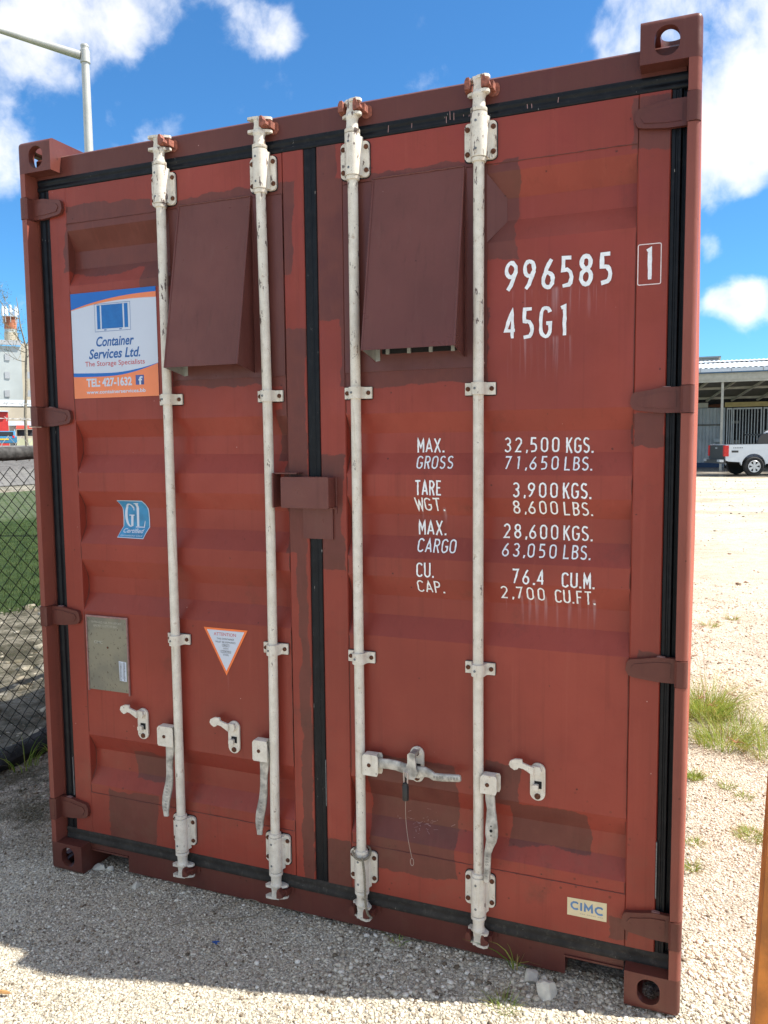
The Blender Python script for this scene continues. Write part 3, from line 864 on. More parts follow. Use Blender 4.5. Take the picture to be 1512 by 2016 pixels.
# corrugated side walls
def corr(x_out, x_in, y0, y1, z0, z1, name):
    P = []; y = y0; outv = True; P.append((x_out, y))
    while y < y1 - .3:
        for dy, xx in ((.072, x_out), (.068, x_in), (.070, x_in), (.068, x_out)):
            y += dy; P.append((xx, y))
    P.append((x_out, y1))
    V = []; Fc = []
    for x, yv in P: V += [(x, yv, z0), (x, yv, z1)]
    for i in range(len(P) - 1): Fc.append((2 * i, 2 * i + 2, 2 * i + 3, 2 * i + 1))
    return mesh_obj(name, V, Fc, 'pale_side_red', cont, smooth=False)
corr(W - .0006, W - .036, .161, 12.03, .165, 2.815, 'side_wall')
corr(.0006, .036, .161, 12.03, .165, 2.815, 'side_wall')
bm = NBm(); box(bm, .04, W - .04, 12.12, 12.15, .15, 2.82); part('front_wall', bm, 'rail_red_paint')
bm = NBm(); box(bm, .0635, W - .0635, .165, 12.11, 2.835, 2.848); part('roof', bm, 'rail_red_paint')

# rubber gaskets: ribbed strips
def strip_v(x0, x1, z0, z1, y, mat):
    w = x1 - x0; bm = NBm()
    pts = [(x0, y + .05), (x0, y + .002), (x0 + w * .12, y), (x0 + w * .38, y), (x0 + w * .45, y + .003), (x0 + w * .60, y + .003), (x0 + w * .67, y - .001), (x0 + w * .9, y - .001), (x1, y + .003), (x1, y + .05)]
    prism(bm, pts, z0, z1, 'z'); return part('door_gasket', bm, mat, smooth=50)
def strip_h(x0, x1, z0, z1, y, mat):
    w = z1 - z0; bm = NBm()
    pts = [(y + .03, z0), (y + .003, z0), (y - .001, z0 + w * .1), (y - .001, z0 + w * .32), (y + .003, z0 + w * .40), (y + .003, z0 + w * .58), (y, z0 + w * .66), (y, z0 + w * .92), (y + .002, z1), (y + .03, z1)]
    prism(bm, pts, x0, x1, 'x'); return part('door_gasket', bm, mat, smooth=50)
strip_v(.0460, .0965, .166, 2.7195, .0535, 'black_rubber')
strip_v(1.1985, 1.2455, .166, 2.7195, .051, 'black_rubber')
strip_v(2.3615, 2.3885, .166, 2.7195, .052, 'black_rubber')
strip_v(2.389, 2.4035, .166, 2.7195, .064, 'black_rubber')
strip_h(.045, 2.402, 2.7205, 2.7655, .052, 'black_rubber')
strip_h(.045, 1.2215, .112, .1645, .051, 'dusty_rubber')
strip_h(1.222, 2.402, .112, .1645, .051, 'dusty_rubber')
for a, b, c, d, e, f in ((1.2443, 1.2470, .0475, .056, .45, .62), (.0935, .0965, .046, .052, .31, .47), (2.359, 2.3625, .046, .052, .34, .52)):
    bm = NBm(); box(bm, a, b, c, d, e, f); part('gasket_retainer', bm, 'grey_rivet')

# paint ticks and scuffs on the header gasket
bm = NBm(); rt_ = random.Random(8)
for x, l in ((1.505, .022), (1.585, .014), (1.70, .020), (1.712, .026), (1.724, .022), (1.755, .006), (1.772, .006), (1.953, .013), (1.966, .013), (2.043, .015), (.62, .010), (.63, .007)):
    z = 2.744 + rt_.uniform(-.006, .006); ribbon(bm, [(x, z - l / 2), (x + rt_.uniform(-.002, .002), z + l / 2)], .0022, .0490, None)
for f in bm.faces:
    f.normal_update()
    if f.normal.y > 0: f.normal_flip()
me = bpy.data.meshes.new('m'); bm.to_mesh(me); bm.free(); finish_mesh(me, 'plate_edge_pink', 0)
o = bpy.data.objects.new('paint_ticks', me); COL.objects.link(o); o.parent = cont; o['kind'] = 'stuff'

# doors: frame (mesh) > panel, patch plate, hinges
DOORS = [(.0975, .183, 1.118, 1.1975), (1.2465, 1.343, 2.271, 2.3605)]
door_objs = []
for di, (xa, xb, xc, xd) in enumerate(DOORS):
    bm = NBm()
    for a, b in ((xa, xb), (xc, xd)):
        prism(bm, [(a, .11), (a, YD + .004), (a + .004, YD), (b - .003, YD), (b, YD + .003), (b, .11)], .1655, 2.7200, 'z')
    box(bm, xb + .0003, xc - .0003, YD + .0004, .11, 2.5865, 2.7195)
    box(bm, xb + .0003, xc - .0003, YD + .0004, .11, .166, .3335)
    door = part('door', bm, 'faded_red_paint', bevel=0)
    door_objs.append(door)
    # corrugated panel
    zs = sorted(set([.334, 2.586] + BREAKS)); xs = np.linspace(xb + .0005, xc - .0005, 24)
    V = []; Fc = []
    for j, z in enumerate(zs):
        for i, x in enumerate(xs):
            wob = .0012 * noise.noise((x * 7, z * 5, 4)) if i not in (0, 23) else 0
            V.append((x, prof(z) + .0016 + wob, z))
    nx = len(xs)
    for j in range(len(zs) - 1):
        for i in range(nx - 1): Fc.append((j * nx + i, j * nx + i + 1, (j + 1) * nx + i + 1, (j + 1) * nx + i))
    mesh_obj('corrugated_panel', V, Fc, 'faded_red_paint', door, smooth=False)
    # weld bead round the panel
    bm = NBm(); random.seed(5 + di)
    for (p0, p1) in (((xb, 2.5865), (xc, 2.5865)), ((xb, .334), (xc, .334)), ((xb + .001, .334), (xb + .001, 2.586)), ((xc - .001, .334), (xc - .001, 2.586))):
        n = 70; P = []
        horiz = p0[1] == p1[1]
        for i in range(n + 1):
            x = p0[0] + (p1[0] - p0[0]) * i / n; z = p0[1] + (p1[1] - p0[1]) * i / n
            yy = (YD + .0006) if horiz else prof(z) + .0012
            P.append((x + (0 if horiz else random.uniform(-.0007, .0007)), yy, z + (random.uniform(-.0006, .0006) if horiz else 0)))
        tube(bm, P, .0016, 5, radii=[.0016 * random.uniform(.5, 1.15) for _ in P])
    part('weld_seam', bm, 'maroon_paint', parent=door)['kind'] = 'stuff'
# flat repair plates that carry the ventilator hoods
for di, (a, b, slant) in enumerate(((.655, 1.117, -1), (1.3445, 1.83, 1))):
    door = door_objs[di]
    bm = NBm(); box(bm, a, b, .0455, .0488, 1.975, 2.584)
    e = a if slant < 0 else b
    s = slant * .055
    q = [(e, .0463, 2.560), (e, .0463, 2.353), (e + s, .0843, 2.419), (e + s, .0843, 2.490)]
    vv = [bm.verts.new(p) for p in q] + [bm.verts.new((p[0] - slant * .003, p[1] + .003, p[2])) for p in q]
    for f in ((0, 1, 2, 3), (7, 6, 5, 4), (0, 4, 5, 1), (1, 5, 6, 2), (2, 6, 7, 3), (3, 7, 4, 0)): bm.faces.new([vv[i] for i in f])
    part('repair_plate', bm, 'hood_paint', parent=door)
    # dark louvre opening with small grey spacers behind the hood
    x0, x1 = ((.725, .965), (1.48, 1.735))[di]
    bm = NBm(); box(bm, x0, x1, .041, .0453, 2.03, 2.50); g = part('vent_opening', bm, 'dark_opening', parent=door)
    bm = NBm()
    for i in range(4):
        xx = x0 + (x1 - x0) * (.06 + .29 * i); box(bm, xx, xx + .012, .034, .0408, 2.028, 2.50)
    part('vent_spacer', bm, 'bare_metal_lining', parent=door)

# ventilator hoods: folded sheet, open underneath
def hood(x0, x1, ztop, zf, zw, yf):
    t = .0025
    out = [(x0, .0452, ztop), (x1, .0452, ztop), (x1, yf, zf), (x0, yf, zf), (x0, .0452, zw), (x1, .0452, zw)]
    inn = [(x0 + t, .0452, ztop - t * 2), (x1 - t, .0452, ztop - t * 2), (x1 - t, yf + t, zf), (x0 + t, yf + t, zf), (x0 + t, .0452, zw), (x1 - t, .0452, zw)]
    bm = NBm(); v = [bm.verts.new(p) for p in out]; u = [bm.verts.new(p) for p in inn]
    fs = [(0, 3, 2, 1), (0, 4, 3), (1, 2, 5)]
    for f in fs:
        bm.faces.new([v[i] for i in f]); g = bm.faces.new([u[i] for i in f][::-1]); g.material_index = 1
    for a, b in ((3, 2), (4, 3), (2, 5)): bm.faces.new((v[a], u[a], u[b], v[b])) if a != 4 else bm.faces.new((v[4], u[4], u[3], v[3]))
    # edge rolls: rounded folds
    o = part('vent_hood', bm, ['hood_paint', 'bare_metal_lining'], smooth=0)
    for xe in (x1 - .001, x0 + .001):
        bm = NBm(); tube(bm, [(xe, .044, ztop - .002), (xe, yf + .001, zf)], .0035, 10)
        part('hood_fold', bm, 'hood_paint', parent=o)
    random.seed(int(x0 * 100)); bm = NBm()
    for xx, zz0, zz1 in ((x1 + .004, zw, ztop), (x0 - .004, zw, ztop)):
        P = [(xx + random.uniform(-.001, .001), .0455, zz0 + (zz1 - zz0) * i / 60) for i in range(61)]
        tube(bm, P, .003, 6, radii=[.0028 * random.uniform(.6, 1.3) for _ in P])
    P = [(x0 + (x1 - x0) * i / 40, .0455, ztop + .003 + random.uniform(-.001, .001)) for i in range(41)]
    tube(bm, P, .003, 6, radii=[.003 * random.uniform(.6, 1.3) for _ in P])
    part('sealant_bead', bm, 'hood_paint', parent=o)['kind'] = 'stuff'
    bm = NBm(); prism(bm, [(x0 + t + .0003, zw + .05), (x0 + t + .016, zw + .05), (x0 + t + .016, zw + .001), (x0 + t + .0003, zw - .001)], .0435, .0450); part('hood_tab', bm, 'bare_metal_lining', parent=o)
    return o
hood(.699, .997, 2.590, 2.011, 1.990, -.070)
hood(1.453, 1.759, 2.588, 2.032, 2.008, -.070)

# hinges
for di in (0, 1):
    for a, b in HZ:
        def X(v): return v if di == 0 else W - v
        zc = (a + b) / 2; hh = (b - a) / 2
        P = [(.036, hh), (.085, hh), (.125, hh * .80), (.150, hh * .70)] + [(.160 + .014 * math.sin(rad(t)), hh * .10 + hh * .58 * math.cos(rad(t))) for t in (15, 45, 75)]
        P += [(.176, -hh * .25)] + [(.160 + .014 * math.cos(rad(t)), -hh * .20 - hh * .52 * math.sin(rad(t))) for t in (15, 45, 75)] + [(.150, -hh * .80), (.125, -hh * .88), (.085, -hh), (.036, -hh)]
        pts = [(X(x), zc + z) for x, z in P]
        if di: pts = pts[::-1]
        bm = NBm(); prism(bm, pts, .0325, .0476)
        hg = part('hinge', bm, 'maroon_paint', bevel=.004, parent=door_objs[di], seg=3)
        bm = NBm()
        pts = [(X(.0365), .050), (X(.0365), .004), (X(.030), -.002)] + [(X(.0155 - .0160 * math.cos(rad(t))), .0135 - .0165 * math.sin(rad(t))) for t in range(90, -1, -15)] + [(X(-.0005), .050)]
        prism(bm, pts if di else pts[::-1], a - .0012, b + .0012, 'z')
        part('hinge_barrel', bm, 'maroon_paint', bevel=.0015, parent=door_objs[di])
        # raised rib forged along the blade
        q = [(.048, hh * .62), (.090, hh * .60), (.125, hh * .42), (.150, hh * .32), (.160, 0), (.150, -hh * .45), (.125, -hh * .52), (.090, -hh * .62), (.048, -hh * .62)]
        pts = [(X(x), zc + z) for x, z in q]
        bm = NBm(); prism(bm, pts if di == 0 else pts[::-1], .0300, .0330); part('hinge_rib', bm, 'maroon_paint', bevel=.0014, parent=door_objs[di])
        # smear of old sealant on top of the blade
        if (di, a) not in ((0, 2.612), (1, 2.612)):
            bm = NBm(); x0, x1 = sorted((X(.062), X(.088)))
            prism(bm, [(x0, b - .001), (x1, b - .001), (x1 - .003, b + .0018), (x0 + .009, b + .0030), (x0 + .002, b + .0015)], .036, .0475); part('sealant_smear', bm, 'plate_edge_pink', bevel=.001, parent=door_objs[di])

# ------------------------------------------------------------------ locking bars
def bolts_at(bm, pts, r, y0, y1, seg=14):
    for x, z in pts: lathe(bm, (x, y0, z), [(r, 0), (r, (y1 - y0) * .5), (r * .75, (y1 - y0) * .85), (r * .3, y1 - y0)], seg, 'y')
def locking_bar(c, bend, lr):
    RY = .021; RR = .0168
    n = 40; P = []
    for i in range(n + 1):
        z = .30 + (2.59 - .30) * i / n
        P.append((c + bend * math.sin(math.pi * i / n) + .0008 * noise.noise((c, z * 1.3, 0)), RY, z))
    bm = NBm(); tube(bm, P, RR, 20)
    bar = part('locking_bar', bm, 'chipped_white_paint', smooth=50)
    for top in (1, 0):
        s = 1 if top else -1
        z0 = 2.60 if top else .3165       # edge of the bearing nearest the middle of the bar
        def Z(d): return z0 + s * d
        # bearing bracket: half barrel with two bolted wings
        bm = NBm()
        lathe(bm, (c, RY, Z(0)), [(.0215, 0), (.0248, s * .001), (.0252, s * .004), (.0252, s * .130), (.0215, s * .131)], 28)
        for sx in (1, -1):
            pts = [(p[0], p[1]) for p in rrect(min(c + sx * .008, c + sx * .050), max(c + sx * .008, c + sx * .050), min(Z(-.001), Z(.112)), max(Z(-.001), Z(.112)), .014, 5)]
            prism(bm, pts, .0385, .0468)
            q = [(c + sx * .018, RY - .004), (c + sx * .0255, RY + .005), (c + sx * .030, .0385), (c + sx * .010, .0385)]
            prism(bm, q if sx < 0 else q[::-1], min(Z(.002), Z(.124)), max(Z(.002), Z(.124)), 'z')
        part('bearing_bracket', bm, 'chipped_white_paint', parent=bar, smooth=40)
        for sx in (1, -1):
            for dz in (.020, .093):
                bm = NBm(); lathe(bm, (c + sx * .0405, .0385, Z(dz)), [(.0078, 0), (.0078, -.003), (.0062, -.0048), (.0055, -.005)][::-1], 14, 'y')
                part('bolt', bm, 'brown_rust', parent=bar)
        for dz in (.022, .103):
            bm = NBm(); lathe(bm, (c - .004, RY - .0248, Z(dz)), [(.0038, -.0008), (.0042, .0), (.0042, .002)], 12, 'y')
            part('rivet', bm, 'grey_rivet', parent=bar)
        bm = NBm()  # gasket shadow plate behind the bracket
        prism(bm, rrect(c - .0525, c + .0525, min(Z(-.004), Z(.115)), max(Z(-.004), Z(.115)), .015, 5), .0470, .0475)
        part('backing_gasket', bm, 'black_rubber', parent=bar)
        # fork-ended cam: collar, neck, bulge, web, two prong plates
        bm = NBm()
        lathe(bm, (c, RY, Z(.133)), [(.024, 0), (.0252, s * .0015), (.0252, s * .011), (.0200, s * .013), (.0185, s * .038), (.0190, s * .042), (.0212, s * .046), (.0218, s * .052), (.0200, s * .058), (.015, s * .063)], 24)
        part('cam_neck', bm, 'chipped_white_paint', parent=bar, smooth=40); bm = NBm()
        lathe(bm, (c, RY, Z(-.014)), [(.0170, 0), (.0215, s * .002), (.0232, s * .012), (.0215, s * .0135)], 24)
        part('collar', bm, 'chipped_white_paint', parent=bar, smooth=40); bm = NBm()
        if s > 0: za, zb = Z(.186), Z(.236)
        else: za, zb = Z(.236), Z(.186)
        prism(bm, [(c - .017, za), (c + .014, za), (c + .010, (za + zb) / 2), (c + .014, zb), (c - .017, zb), (c - .013, (za + zb) / 2)], .010, .034)
        for dz in (.186, .228):
            a_ = .042; P = []
            if lr < 0: base = [(-a_, -.002), (-.036, -.010), (-.014, -.010), (.0, -.008), (.030, .006), (.040, .014), (.040, .024), (.020, .030), (-.010, .030), (-.036, .012)]
            else: base = [(-.038, .012), (-.030, .006), (-.012, -.004), (.0, -.012), (.022, -.016), (.033, -.008), (.034, .006), (.020, .020), (.0, .030), (-.034, .026)]
            pts = [(c + x, RY - .004 + y) for x, y in base]
            prism(bm, pts, min(Z(dz), Z(dz + .0085)), max(Z(dz), Z(dz + .0085)), 'z')
        part('cam', bm, 'chipped_white_paint', parent=bar, bevel=0, smooth=40)
        # keeper welded to header / sill (belongs to the container frame)
        bm = NBm(); zc = Z(.211)
        sides = (1,) if lr < 0 else (1, -1)
        for sx in sides:
            if sx > 0:
                q = [(c + .012, zc + .008), (c + .015, zc + .020), (c + .022, zc + .021), (c + .027, zc + .008), (c + .036, zc + .003), (c + .037, zc - .007), (c + .026, zc - .012), (c + .012, zc - .013)]
                prism(bm, q, -.002, .024); box(bm, c + .024, c + .044, .022, .0558, zc - .012, zc + .010)
                prism(bm, rrect(c + .020, c + .056, zc - .024, zc + .016, .014), .0530, .0560)
            else:
                part('cam_keeper', bm, 'keeper_rust' if top else 'maroon_paint', bevel=.003); bm = NBm()
                q = [(c - .040, zc - .013), (c - .040, zc + .010), (c - .035, zc + .020), (c - .026, zc + .021), (c - .023, zc + .008), (c - .023, zc - .013)]
                prism(bm, q, .0, .022); box(bm, c - .044, c - .028, .020, .0558, zc - .014, zc + .014)
        bm.verts.ensure_lookup_table()
        part('cam_keeper', bm, 'keeper_rust' if top else 'maroon_paint', bevel=.003)
    # guide brackets
    for zc in (1.906, 1.010):
        bm = NBm()
        ring = []
        outer = [(-.048, .0475), (-.048, .0395), (-.029, .0395), (-.024, .034), (-.0225, .018)] + [(.0225 * -math.cos(rad(a)), RY - .002 - .0225 * math.sin(rad(a))) for a in (25, 55, 90, 125, 155)] + [(.0225, .018), (.024, .034), (.029, .0395), (.050, .0395), (.050, .0475)]
        bx_ = bend * math.sin(math.pi * (zc - .3) / 2.29)
        prism(bm, [(c + bx_ + x, y) for x, y in outer], zc - .019, zc + .019, 'z')
        part('guide_bracket', bm, 'chipped_white_paint', parent=bar, bevel=.0025, smooth=40)
        for dx in (-.0385, .038):
            bm = NBm(); lathe(bm, (c + bx_ + dx, .0395, zc), [(.0055, -.0045), (.0072, -.003), (.0074, 0)], 14, 'y'); part('bolt', bm, 'brown_rust', parent=bar)
        bm = NBm(); lathe(bm, (c + bx_ - .006, RY - .0245, zc), [(.0036, -.0008), (.0040, .0), (.0040, .003)], 12, 'y'); part('rivet', bm, 'grey_rivet', parent=bar)
        bm = NBm(); prism(bm, rrect(c + bx_ - .050, c + bx_ + .052, zc - .022, zc + .021, .005, 3), .0472, .0476); part('backing_gasket', bm, 'black_rubber', parent=bar)
    return bar
BARS = [locking_bar(.640, .001, -1), locking_bar(1.050, .009, -1), locking_bar(1.392, .0, 1), locking_bar(1.811, -.002, 1)]

def hub(bar, x0, x1, z0, z1, sgn):
    """folded U bracket welded to the bar; sgn -1 = sticks out to the left"""
    bm = NBm()
    xa, xb = (x0, x1)
    pts = [(xa + (.004 if sgn < 0 else 0), z0), (xb - (.0 if sgn < 0 else .004), z0), (xb, z0 + .01), (xb, z1 - .008), (xb - .004, z1), (xa + .006, z1), (xa, z1 - .008), (xa, z0 + .006)]
    prism(bm, pts, -.003, .0012)
    prism(bm, [(p[0] + (.0 if sgn < 0 else .006), p[1]) for p in pts], .026, .0302)
    box(bm, min(xa, xb) + .006, max(xa, xb) - .006, -.001, .028, z1 - .003, z1 + .0005)
    o = part('handle_hub', bm, 'chipped_white_paint', parent=bar, bevel=.0012)
    xc = (x0 + x1) / 2 + (-.004 if sgn < 0 else -.004); zc = (z0 + z1) / 2 + .0
    bm = NBm(); lathe(bm, (xc, -.003, zc), [(.0050, -.003), (.0066, -.0018), (.0068, 0)], 14, 'y'); part('pivot_bolt', bm, 'brown_rust', parent=bar)
def ribbon_solid(bm, P, th):
    """P: (x, z, halfwidth, y) centreline of a forged flat bar"""
    rings = []
    for i, (x, z, w, y) in enumerate(P):
        a = P[max(i - 1, 0)]; b = P[min(i + 1, len(P) - 1)]
        d = Vector((b[0] - a[0], b[1] - a[1])).normalized(); n = Vector((-d.y, d.x))
        k = .55
        prof_ = [(w, -th / 2 * k), (w * .8, -th / 2), (-w * .8, -th / 2), (-w, -th / 2 * k), (-w, th / 2 * k), (-w * .8, th / 2), (w * .8, th / 2), (w, th / 2 * k)]
        rings.append([bm.verts.new((x + n.x * o, y + dy, z + n.y * o)) for o, dy in prof_])
    for A, B in zip(rings, rings[1:]):
        for k in range(8): bm.faces.new((A[k], A[(k + 1) % 8], B[(k + 1) % 8], B[k]))
    bm.faces.new(rings[0][::-1]); bm.faces.new(rings[-1])
def marks(bar, text, p0, p1, h, y, mat='stamped_grey'):
    """stamped letters along a handle"""
    bm = NBm(); d = Vector((p1[0] - p0[0], p1[1] - p0[1])); Ln = d.length; d.normalize(); n = Vector((-d.y, d.x)); x = 0
    for c in text:
        if c == ' ': x += Ln / len(text); continue
        for st in GL[c]:
            P = [(p0[0] + d.x * (x + px * h) + n.x * (pz - .5) * h, p0[1] + d.y * (x + px * h) + n.y * (pz - .5) * h) for px, pz in st]
            ribbon(bm, P, h * .13, y, None)
        x += Ln / len(text)
    for f in bm.faces:
        f.normal_update()
        if f.normal.y > 0: f.normal_flip()
    o = obj('stamped_lettering', bm, mat, bar, 0); return o
bmesh_types = None
for bi, x0, x1 in ((0, .560, .630), (1, .977, 1.037)):
    bar = BARS[bi]; hub(bar, x0, x1, .600, .676, -1); xm = (x0 + x1) / 2
    P = []
    for i in range(25):
        t = i / 24; z = .655 - t * (.655 - .320)
        x = xm + .004 + .0065 * math.sin(t * 5.2) + .003 * math.sin(t * 13) * (1 if bi == 0 else .7) - .012 * t
        w = .0185 - .005 * t + .0022 * math.sin(t * 9 + 1); w *= (1 if t < .93 else .82)
        P.append((x, z, w, .012 + .006 * math.sin(t * 4)))
    bm = NBm(); ribbon_solid(bm, P, .012); part('handle', bm, 'worn_galvanised_handle', parent=bar, smooth=50)
    marks(bar, 'HHOS SOHH', (P[15][0] + .001, P[15][1]), (P[23][0], P[23][1]), .011, .0035 - .0006 + (P[20][3] - .012))
# bar 3: handle swung across and held by its catch
bar = BARS[2]; hub(bar, 1.409, 1.466, .611, .684, 1)
key = [(1.435, .650, .016, .012), (1.47, .654, .0165, .012), (1.50, .657, .0165, .010), (1.53, .657, .0165, .008), (1.56, .652, .0170, .006), (1.585, .648, .020, .004), (1.61, .647, .020, .003), (1.635, .652, .0165, .003), (1.65, .648, .0135, .003), (1.665, .640, .0125, .003), (1.69, .641, .0125, .003), (1.72, .644, .0120, .003), (1.75, .647, .0115, .003), (1.756, .648, .0085, .003)]
bm = NBm(); ribbon_solid(bm, key, .012); part('handle', bm, 'worn_galvanised_handle', parent=bar, smooth=50)
marks(bar, 'HHOS SOHH', (1.664, .641), (1.752, .647), .010, -.0038)
# bar 4: handle hanging on the right, twisted, tail tucked behind the bracket
bar = BARS[3]; hub(bar, 1.822, 1.876, .611, .672, 1)
key = [(1.850, .640, .015, .012), (1.852, .615, .0155, .012), (1.852, .59, .0155, .011), (1.856, .56, .0140, .009), (1.858, .53, .0170, .006), (1.859, .50, .0200, .004), (1.859, .475, .0205, .003), (1.858, .455, .0170, .003), (1.852, .435, .0135, .004), (1.846, .41, .0115, .004), (1.845, .38, .0112, .004), (1.844, .35, .0108, .004), (1.843, .322, .0102, .003), (1.843, .312, .0080, .003)]
bm = NBm(); ribbon_solid(bm, key, .012); part('handle', bm, 'worn_galvanised_handle', parent=bar, smooth=50)
marks(bar, 'HHOS SOHH', (1.846, .405), (1.843, .318), .010, -.0028)
bm = NBm()
for z, r in ((.505, .0022), (.490, .0050), (.474, .0022)): lathe(bm, (1.858, -.0030, z), [(r, -.0006), (r, .001)], 12, 'y')
part('handle_hole', bm, 'dark_opening', parent=bar)

# handle catches
def catch(xc, hooked=False, label=None):
    bm = NBm(); prism(bm, rrect(xc - .024, xc + .024, .596, .718, .0235, 8), .040, .0474)
    o = part('handle_catch', bm, 'chipped_white_paint', bevel=.002)
    for z in (.698, .610):
        bm = NBm(); lathe(bm, (xc, .040, z), [(.006, -.009 if z > .65 else -.004), (.0095, -.0075 if z > .65 else -.003), (.0098, 0)], 16, 'y'); part('bolt', bm, 'brown_rust', parent=o)
    bm = NBm(); lathe(bm, (xc, .0398, .698), [(.0150, -.004), (.0165, -.003), (.0165, 0)], 18, 'y'); part('washer', bm, 'chipped_white_paint', parent=o)
    bm = NBm(); box(bm, xc - .010, xc + .013, .0388, .0402, .636, .660); part('slot', bm, 'dark_opening', parent=o)
    bm = NBm()
    prism(bm, [(xc - .016, .634), (xc + .004, .634), (xc + .004, .650), (xc - .003, .652), (xc - .016, .648)], .026, .0388); part('catch_tongue', bm, 'chipped_white_paint', bevel=.0015, parent=o)
    bm = NBm()
    if not hooked:
        q = [(-.008, .712), (-.024, .716), (-.044, .722), (-.046, .733), (-.068, .732), (-.084, .724), (-.088, .712), (-.082, .703), (-.070, .696), (-.060, .700), (-.056, .706), (-.040, .703), (-.024, .694), (-.010, .686)]
        prism(bm, [(xc + x, z) for x, z in q], .0155, .0240)
        prism(bm, [(xc - .012, .686), (xc - .012, .714), (xc + .010, .712), (xc + .014, .698), (xc + .008, .685)], .024, .0355)
    else:
        prism(bm, [(xc - .016, .708), (xc - .008, .716), (xc + .010, .714), (xc + .012, .69), (xc + .014, .664), (xc + .020, .652), (xc + .014, .634), (xc + .004, .624), (xc - .016, .624), (xc - .030, .636), (xc - .032, .652), (xc - .022, .664), (xc - .016, .68)], -.012, -.0045)
        box(bm, xc - .010, xc + .010, -.006, .036, .700, .712)
    part('swivel_cover', bm, 'chipped_white_paint' if not hooked else 'worn_galvanised_handle', bevel=.002, parent=o)
catch(.460); catch(.873); catch(1.592, True); catch(1.999)

# lock box across the two doors
bm = NBm(); P = rrect(1.121, 1.302, 1.521, 1.627, .006, 4)
prism(bm, P, -.012, .0405); lb = part('lock_box', bm, 'hood_paint', bevel=.006, seg=3)
bm = NBm(); box(bm, 1.084, 1.0885, -.006, .0476, 1.520, 1.640); box(bm, 1.0888, 1.175, .004, .0476, 1.6365, 1.641)
part('guard_flange', bm, 'hood_paint', bevel=.001, parent=lb)
bm = NBm(); box(bm, 1.178, 1.292, .0405, .0475, 1.411, 1.5205); part('base_plate', bm, 'hood_paint', bevel=.0015, parent=lb)
random.seed(4); bm = NBm()
tube(bm, [(1.3035, .046, 1.50 + .125 * i / 20 + random.uniform(-.001, .001)) for i in range(21)], .003, 6, radii=[.003 * random.uniform(.6, 1.4) for _ in range(21)])
tube(bm, [(1.19 + .115 * i / 20, .042, 1.5195 + random.uniform(-.002, .001)) for i in range(21)], .003, 6, radii=[.003 * random.uniform(.6, 1.6) for _ in range(21)])
part('weld_bead', bm, 'hood_paint', parent=lb)

# ------------------------------------------------------------------ painted marks
rg = random.Random(11)
def vinyl(text, x0, x1, z0, z1, wt=.12, rag=.14, slant=0.0):
    bm = NBm(); stroke_text(bm, text, x0, x1, z0, z1, wt, rag, rg, slant)
    drape(bm, .0006)
    bm.normal_update()
    for f in bm.faces:
        if f.normal.y > 0: f.normal_flip()
    me = bpy.data.meshes.new('painted_marking'); bm.to_mesh(me); bm.free(); finish_mesh(me, 'white_vinyl', 0)
    o = bpy.data.objects.new('painted_marking', me); COL.objects.link(o); o.parent = door_objs[1]
vinyl('996585', 1.888, 2.204, 2.198, 2.290, .135, .26)
vinyl('45G1', 1.885, 2.084, 2.052, 2.148, .115, .28)
for t, x0, x1, z0, z1 in (('MAX.',1.586,1.681,1.707,1.753),('GROSS',1.589,1.715,1.654,1.696),('TARE',1.589,1.681,1.568,1.617),('WGT.',1.586,1.687,1.515,1.560),
    ('MAX.',1.589,1.687,1.434,1.482),('CARGO',1.590,1.723,1.378,1.422),('CU.',1.592,1.654,1.296,1.345),('CAP.',1.590,1.686,1.242,1.285),
    ('32,500',1.878,2.051,1.706,1.753),('KGS.',2.071,2.156,1.703,1.751),('71,650',1.882,2.052,1.652,1.694),('LBS.',2.069,2.156,1.650,1.692),
    ('3,900',1.913,2.053,1.566,1.613),('KGS.',2.068,2.156,1.564,1.613),('8,600',1.911,2.051,1.512,1.556),('LBS.',2.068,2.158,1.510,1.554),
    ('28,600',1.877,2.050,1.432,1.479),('KGS.',2.065,2.157,1.431,1.478),('63,050',1.876,2.048,1.376,1.418),('LBS.',2.068,2.154,1.376,1.418),
    ('76.4',1.912,2.013,1.291,1.340),('CU.M.',2.068,2.168,1.288,1.336),('2,700',1.873,2.013,1.238,1.282),('CU.FT.',2.045,2.169,1.234,1.280)):
    vinyl(t, x0, x1, z0, z1, .118, .27)
bm = NBm(); stroke_text(bm, '1', 2.294, 2.322, 2.197, 2.292, .12, .2, rg); drape(bm, .0006); bm.normal_update()
for f in bm.faces:
    if f.normal.y > 0: f.normal_flip()
me = bpy.data.meshes.new('m'); bm.to_mesh(me); bm.free(); finish_mesh(me, 'white_vinyl', 0)
o = bpy.data.objects.new('painted_marking', me); COL.objects.link(o); o.parent = door_objs[1]
bm = NBm(); P = rrect(2.277, 2.340, 2.188, 2.302, .004, 2); ribbon(bm, P + [P[0]], .0026, 0, None, .0, rg); drape(bm, .0006); bm.normal_update()
for f in bm.faces:
    if f.normal.y > 0: f.normal_flip()
me = bpy.data.meshes.new('m'); bm.to_mesh(me); bm.free(); finish_mesh(me, 'vinyl_thin_frame', 0)
o = bpy.data.objects.new('marking_frame', me); COL.objects.link(o); o.parent = door_objs[1]

